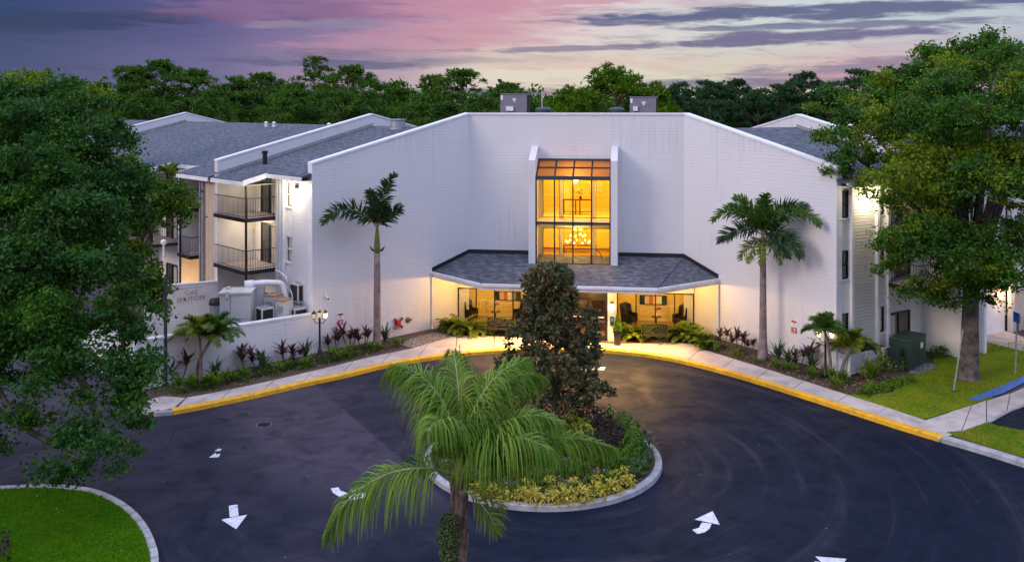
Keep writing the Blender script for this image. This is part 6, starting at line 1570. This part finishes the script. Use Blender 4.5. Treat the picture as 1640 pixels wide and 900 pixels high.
place(strap_plant('cordyline_plant', 101, 'ti', 3, 15, .42, .085, .48), [
    (288, 612, 1.15, 'purple-leaved plant beside the plain dark pole'), (393, 594, 1.0, 'purple-leaved plant at the middle of the low wall'), (412, 592, .9, 'purple-leaved plant just right of another, at the middle of the low wall'),
    (457, 583, .95, 'dark-leaved plant left of the lamp post, second from it'), (473, 585, .7, 'small dark-leaved plant left of the lamp post'), (535, 565, 1.0, 'dark-leaved plant first to the right of the left lamp post'), (560, 561, 1.15, 'tall dark-leaved plant midway between left lamp post and tall palm'),
    (583, 558, .95, 'dark-leaved plant left of the tall palm trunk on the left'), (1156, 556, .85, 'dark-leaved plant right of the right downspout'), (1181, 563, 1.0, 'dark-leaved plant left of the tall palm trunk on the right'), (1199, 567, .8, 'dark-leaved plant touching the right tall palm trunk'),
    (1278, 590, .8, 'reddish-leaved plant under the right warning sign'), (1311, 590, 1.5, 'tall purple-leaved plant behind the right lamp post'), (1352, 588, 1.2, 'purple-leaved plant before the white lattice fence'), (1402, 566, 1.1, 'purple-leaved plant over the lattice fence')], 'plant', 'dark cordyline plants along the walls', grow=1.4)
place(strap_plant('bromeliad_plant', 102, 'ti_green', 1, 18, .62, .095, .12, (.7, 1.45), .7), [
    (345, 612, .95, 'grey-green strap-leaved plant right of the two small palms'), (421, 597, .95, 'grey-green strap-leaved plant midway along the low wall'), (489, 580, 1.0, 'grey-green strap-leaved plant just left of the left lamp post'), (616, 552, .95, 'grey-green strap-leaved plant right of the left tall palm trunk'),
    (1246, 583, 1.0, 'grey-green strap-leaved plant right of the right tall palm trunk'), (1262, 588, .9, 'grey-green strap-leaved plant before the right warning sign'), (1300, 598, .9, 'grey-green strap-leaved plant left of the right lamp post')], 'plant', 'strap-leaved plants along the walls', grow=1.35)
tuft = strap_plant('low_green_plant', 103, 'lime', 2, 26, .34, .05, .1, (.35, 1.4), .9)
place(tuft, [(300, 622, 1.0, 'low green plant nearest the end of the sidewalk'), (322, 624, 1.1, 'low green plant in front of the small palm trunks'), (343, 619, 1.0, 'low green plant right of the small palm trunks'), (362, 613, .9, 'low green plant fourth from the left end of the bed'),
             (384, 606, .9, 'low green plant before the middle purple plants'), (436, 598, .85, 'low green plant in the middle of the left bed'), (455, 594, .8, 'low green plant left of the middle of the low wall, near the lamp'), (496, 587, .8, 'low green plant left of the lamp post base'),
             (528, 577, 1.0, 'bright low green plant right of the left lamp post base'), (545, 573, .9, 'second low green plant right of the left lamp post'), (566, 568, .8, 'third low green plant right of the left lamp post'), (597, 561, .8, 'low green plant at the foot of the left tall palm'),
             (641, 553, .7, 'lone low green plant at the edge of the pale gravel'), (1150, 563, .7, 'low green plant by the right end of the plaza'), (1178, 574, .7, 'low green plant below the right dark-leaved plants'), (1237, 590, .8, 'low green plant right of the right palm foot'),
             (1263, 597, .8, 'low green plant before the warning sign on the right'), (1296, 605, .9, 'low green plant near the right lamp post'), (1337, 612, 1.0, 'low green plant at the foot of the first right small palm'), (1333, 622, .9, 'low green plant closest to the right sidewalk')], 'plant', 'low green plants in the wall beds', grow=1.5)
# leafy mounds
def mound(name, pts, leafm, label, cat, h, n, ln, wd, seed, group=None, z=.12, stuff=False, lumps=None, rough=.5, part='leaves'):
    """pts: pixel positions of clump centres with radius in metres"""
    rg = np.random.default_rng(seed); c0 = G(pts[0][0], pts[0][1], z); o = empty(name, c0, 0, label, cat, group); P = []; st = MB()
    for px, py, r in pts:
        c = G(px, py, z) - c0; k = int(n * r * r); d = unit(rg.normal(size=(k, 3))); d[:, 2] = np.abs(d[:, 2]); q = rg.uniform(.45, 1.05, (k, 1)) ** .6
        lump = 1 + .22 * np.sin(d[:, :1] * 7 + seed) * np.sin(d[:, 1:2] * 6 + px)
        P.append(np.array([c.x, c.y, 0.02]) + d * q * lump * np.array([r, r, h]))
        for a in range(4): st.tube([(c.x, c.y, -.03), (c.x + r * .5 * math.cos(a * 1.6), c.y + r * .5 * math.sin(a * 1.6), h * .6)], .012, 4, False)
    if len(pts) > 1: st.tube([tuple(G(px, py, z) - c0 - Vector((0, 0, .02))) for px, py, r in pts], .02, 4, False)
    V, F = leaf_quads(np.concatenate(P), ln, wd, rg, rough); npmesh(part, V, F, M[leafm], o); st.build('stem', M['bark'], o); return o
def fern_clump(spots, label, seed):
    rg = np.random.default_rng(seed); c0 = G(spots[0][0], spots[0][1], .14); o = empty('fern_clump', c0, 0, label, 'ferns', 'lobed ferns by the entrance'); V, F = [], []
    for px, py, s in spots:
        c = G(px, py, .14) - c0
        for k in range(int(34 * s)):
            a = rg.uniform(0, 6.283); e = rg.uniform(.5, 1.35); L = 1.25 * s * rg.uniform(.6, 1.1)
            _, v, f = frond_geo((c.x + rg.uniform(-.25, .25) * s, c.y + rg.uniform(-.2, .2) * s, 0), a, e, L, 1.3, .30, .095, 8, ld=.12, seg=2, rg=rg, fwd=(.2, .9), start=.38); q = len(V); V += [tuple(x) for x in v]; F += [tuple(i + q for i in x) for x in f]
    npmesh('leaves', np.array(V), np.array(F), M['fern'], o)
fern_clump([(733, 531, 1.0), (755, 533, 1.05), (722, 529, .7), (770, 532, .8)], 'large pale green fern clump left of the left bench', 201)
fern_clump([(818, 531, .85), (838, 533, .9), (795, 528, .7)], 'fern clump behind the left bench, reaching behind the magnolia', 202)
fern_clump([(1003, 541, .85), (1022, 541, .9), (1040, 539, .7)], 'fern clump between the tall black planter and the right bench', 203)
fern_clump([(1085, 541, 1.0), (1105, 544, 1.05), (1120, 549, .8), (1128, 557, .6)], 'large fern clump right of the right bench', 204)
# island planting
croton = mound('yellow_croton', [(830, 800, .30)], 'croton', None, None, .42, 1700, .13, .06, 301); 
cs = [(786, 797, 1.0), (806, 803, .9), (833, 803, 1.0), (858, 806, 1.1), (884, 807, 1.05), (910, 806, 1.1), (934, 803, 1.1), (958, 798, 1.1), (982, 790, 1.05), (1004, 781, 1.0), (846, 787, .9), (880, 783, .9), (920, 785, .9), (957, 779, .9), (1000, 765, .8), (985, 771, .8), (764, 792, .9), (900, 793, .8)]
CN = ['first', 'second', 'third', 'fourth', 'fifth', 'sixth', 'seventh', 'eighth', 'ninth', 'tenth', 'eleventh', 'twelfth', 'thirteenth', 'fourteenth', 'fifteenth', 'sixteenth', 'seventeenth', 'eighteenth']
for i, (px, py, s) in enumerate(sorted(cs)):
    o = croton if i == 0 else copy_tree(croton); o.location = G(px, py, .12); o.scale = (s,) * 3; o.rotation_euler = (0, 0, i * 1.3); tag(o, 'yellow-leaved shrub on the island, %s from its left end' % CN[i], 'shrub', 'yellow shrubs along the front of the island')
mound('variegated_shrub', [(800, 698, .4), (822, 690, .45), (846, 685, .45), (868, 684, .4), (915, 684, .45), (936, 690, .45), (940, 702, .4), (926, 697, .35)], 'varieg', 'yellow-green variegated shrubs around the magnolia trunk', 'shrub', .50, 900, .16, .085, 302)
mound('variegated_shrub', [(902, 720, .2), (915, 722, .22)], 'varieg', 'small variegated shrub in the middle of the island', 'shrub', .32, 1500, .13, .07, 303)
mound('plum_shrub', [(960, 690, .55), (978, 705, .6), (985, 722, .6), (970, 735, .55), (950, 728, .5), (940, 672, .5), (915, 668, .5), (860, 668, .5), (820, 672, .5)], 'loro', 'dark plum-coloured shrub mass on the far side of the island', 'shrub', .75, 1150, .13, .06, 304)
mound('green_hedge', [(975, 676, .35), (995, 685, .4), (1008, 698, .42), (1015, 712, .45), (1012, 728, .5), (1004, 742, .55), (990, 752, .45)], 'hedge', 'rounded bright green shrubs along the right side of the island', 'shrub', .62, 1300, .12, .06, 305)
lir = strap_plant('grassy_tuft', 104, 'ti_green', 1, 46, .46, .02, .06, (.5, 1.45), 1.3)
LT = [(1008, 682), (1022, 692), (1032, 704), (1040, 718), (1044, 734), (1042, 748), (1034, 760), (1020, 770), (1030, 728), (1026, 746), (1018, 758), (1024, 714)]
for i, (px, py) in enumerate(LT):
    o = lir if i == 0 else copy_tree(lir); o.location = G(px, py, .12); o.rotation_euler = (0, 0, i * 1.1); tag(o, 'grassy tuft inside the right edge of the island kerb', 'grass tuft', 'grassy tufts along the right edge of the island')
for px, lb in ((862, 'left terracotta-coloured box light among the island leaves'), (853, 'right terracotta-coloured box light among the island leaves')):
    px = px if 'right' in lb else 838
    p = G(px, 713, .13); o = empty('garden_spotlight', p, 0, lb, 'spotlight', 'terracotta-coloured box lights on the island'); MB().box(-.07, .07, -.08, .08, .12, .40).build('housing', M['terracotta'], o, bevel=.01); MB().tube([(0, 0, 0), (0, 0, .13)], .015, 6).build('spike', M['iron'], o)
# right bed
mound('yellow_shrub', [(1388, 603, .30), (1396, 598, .35), (1412, 592, .42), (1428, 590, .42), (1436, 592, .36), (1402, 592, .35)], 'varieg', 'yellow-green shrub between the lattice fence and the green transformer box', 'shrub', .75, 1100, .15, .08, 311)
place(strap_plant('bird_of_paradise', 105, 'lime', 1, 22, 1.0, .14, .1, (.7, 1.45), .7), [(1397, 611, .85, 'large upright strap-leaved plant before the yellow-green shrub')], 'plant', None)
mound('low_hedge', [(1388, 630, .34), (1402, 628, .38), (1416, 624, .38), (1430, 620, .38), (1443, 616, .36), (1456, 612, .32), (1394, 622, .3)], 'lime', 'low bright green hedge along the edge of the right lawn', 'hedge', .30, 1500, .13, .05, 312)
mound('green_bush', [(1498, 573, .4), (1508, 570, .45), (1519, 566, .4)], 'hedge', 'low green bush left of the thick oak trunk', 'bush', .5, 900, .12, .06, 313)
mound('green_bush', [(288, 452, .7), (300, 448, .7)], 'glossy', 'rounded bush beyond the lettered wall', 'bush', 2.4, 500, .2, .1, 314)
mound('yard_shrub', [(236, 480, .9), (246, 478, .7)], 'hedge', 'dark shrub at the left end of the lettered wall', 'shrub', 1.9, 500, .18, .09, 315)
# grass
def grass(poly, n, h, m, seed, z=.16, wd=.02):
    rg = np.random.default_rng(seed); A = np.array([tuple(p.xy) for p in poly]); lo, hi = A.min(0), A.max(0); Q = rg.uniform(lo, hi, (n, 2)); ins = np.zeros(n, bool); j = len(A) - 1
    for i in range(len(A)):
        c = ((A[i, 1] > Q[:, 1]) != (A[j, 1] > Q[:, 1])) & (Q[:, 0] < (A[j, 0] - A[i, 0]) * (Q[:, 1] - A[i, 1]) / (A[j, 1] - A[i, 1] + 1e-12) + A[i, 0]); ins ^= c; j = i
    Q = Q[ins]; k = len(Q); a = rg.uniform(0, 6.283, k); s = np.stack([np.cos(a), np.sin(a), np.zeros(k)], 1) * wd; P = np.stack([Q[:, 0], Q[:, 1], np.full(k, z - .01)], 1); t = P + rg.normal(size=(k, 3)) * np.array([h * .5, h * .5, 0]) + np.array([0, 0, 1]) * h * rg.uniform(.5, 1.2, (k, 1))
    V = np.stack([P - s, P + s, t], 1).reshape(-1, 3); o = npmesh('grass', V, np.arange(3 * k).reshape(-1, 3), M[m]); o['kind'] = 'stuff'; return o
grass([G(x, y, .16) for x, y in LAWN_R], 60000, .06, 'blade_dry', 401); grass([G(x, y, .16) for x, y in LAWN_F], 30000, .06, 'blade_dry', 402)
grass([p.copy() for p in LES] + [Vector((-8.3, 17.5, 0)), Vector((-20, 17.5, 0))], 120000, .055, 'blade', 403, .13)
mound('dark_bush', [(-12, 905, .45), (2, 880, .3)], 'loro', 'dark bush at the very lower left corner of the lawn', 'bush', .6, 900, .1, .05, 316)

# low cover and dry leaves over the beds
def scatter(name, poly, n, ln, wd, m, seed, z0, h, patch=1.0, hole=None):
    rg = np.random.default_rng(seed); A = np.array([tuple(p.xy) for p in poly]); Q = rg.uniform(A.min(0), A.max(0), (n, 2)); ins = np.zeros(n, bool); j = len(A) - 1
    for i in range(len(A)):
        c = ((A[i, 1] > Q[:, 1]) != (A[j, 1] > Q[:, 1])) & (Q[:, 0] < (A[j, 0] - A[i, 0]) * (Q[:, 1] - A[i, 1]) / (A[j, 1] - A[i, 1] + 1e-12) + A[i, 0]); ins ^= c; j = i
    f = np.sin(Q[:, 0] * 2.9 + seed) * np.sin(Q[:, 1] * 3.3 + seed * 2) + .5 * np.sin(Q[:, 0] * 7.1) * np.sin(Q[:, 1] * 6.3); ins &= f > patch
    if hole is not None: ins &= ((Q - np.array(hole[:2])) ** 2).sum(1) > hole[2] ** 2
    Q = Q[ins]; f = f[ins]; k = len(Q); P = np.stack([Q[:, 0], Q[:, 1], z0 + h * rg.uniform(0, 1, k) * np.clip((f - patch) * 1.6 + .25, 0, 1)], 1); V, F = leaf_quads(P, ln, wd, rg, 1.0); o = npmesh(name, V, F, M[m]); o['kind'] = 'stuff'; return o
BED_L = [G(x, y, .12) for x, y in ((270, 634), (341, 625), (409, 611), (471, 597), (530, 583), (590, 568), (640, 556), (636, 547), (600, 553), (520, 569), (440, 588), (350, 606), (275, 624))]
BED_R = [G(x, y, .12) for x, y in ((1122, 556), (1200, 580), (1280, 605), (1352, 628), (1400, 643), (1440, 622), (1455, 604), (1430, 600), (1345, 606), (1310, 600), (1240, 580), (1160, 553), (1118, 548))]
scatter('ground_cover', BED_L, 26000, .14, .05, 'cover', 501, .13, .26, .05); scatter('leaf_litter', BED_L, 5000, .10, .06, 'litter', 502, .135, .02, -9)
scatter('ground_cover', BED_R, 16000, .14, .05, 'cover', 503, .13, .22, .22); scatter('leaf_litter', BED_R, 9000, .10, .06, 'litter', 504, .135, .02, -9)
RINGP = [IC + Vector((3.7 * math.cos(t * .2618), 3.7 * math.sin(t * .2618), 0)) for t in range(24)]
scatter('ground_cover', RINGP, 52000, .13, .055, 'cover', 505, .14, .30, -.1, (1.2, 32.4, 1.15)); scatter('leaf_litter', RINGP, 5000, .10, .06, 'litter', 506, .145, .02, -9)
scatter('leaf_litter', [G(x, y, .17) for x, y in LAWN_R], 1500, .08, .06, 'litter', 507, .20, .02, .2); scatter('leaf_litter', [p.copy() for p in LES] + [Vector((-8.3, 17.5, 0)), Vector((-20, 17.5, 0))], 160, .07, .05, 'litter', 508, .18, .02, .3)
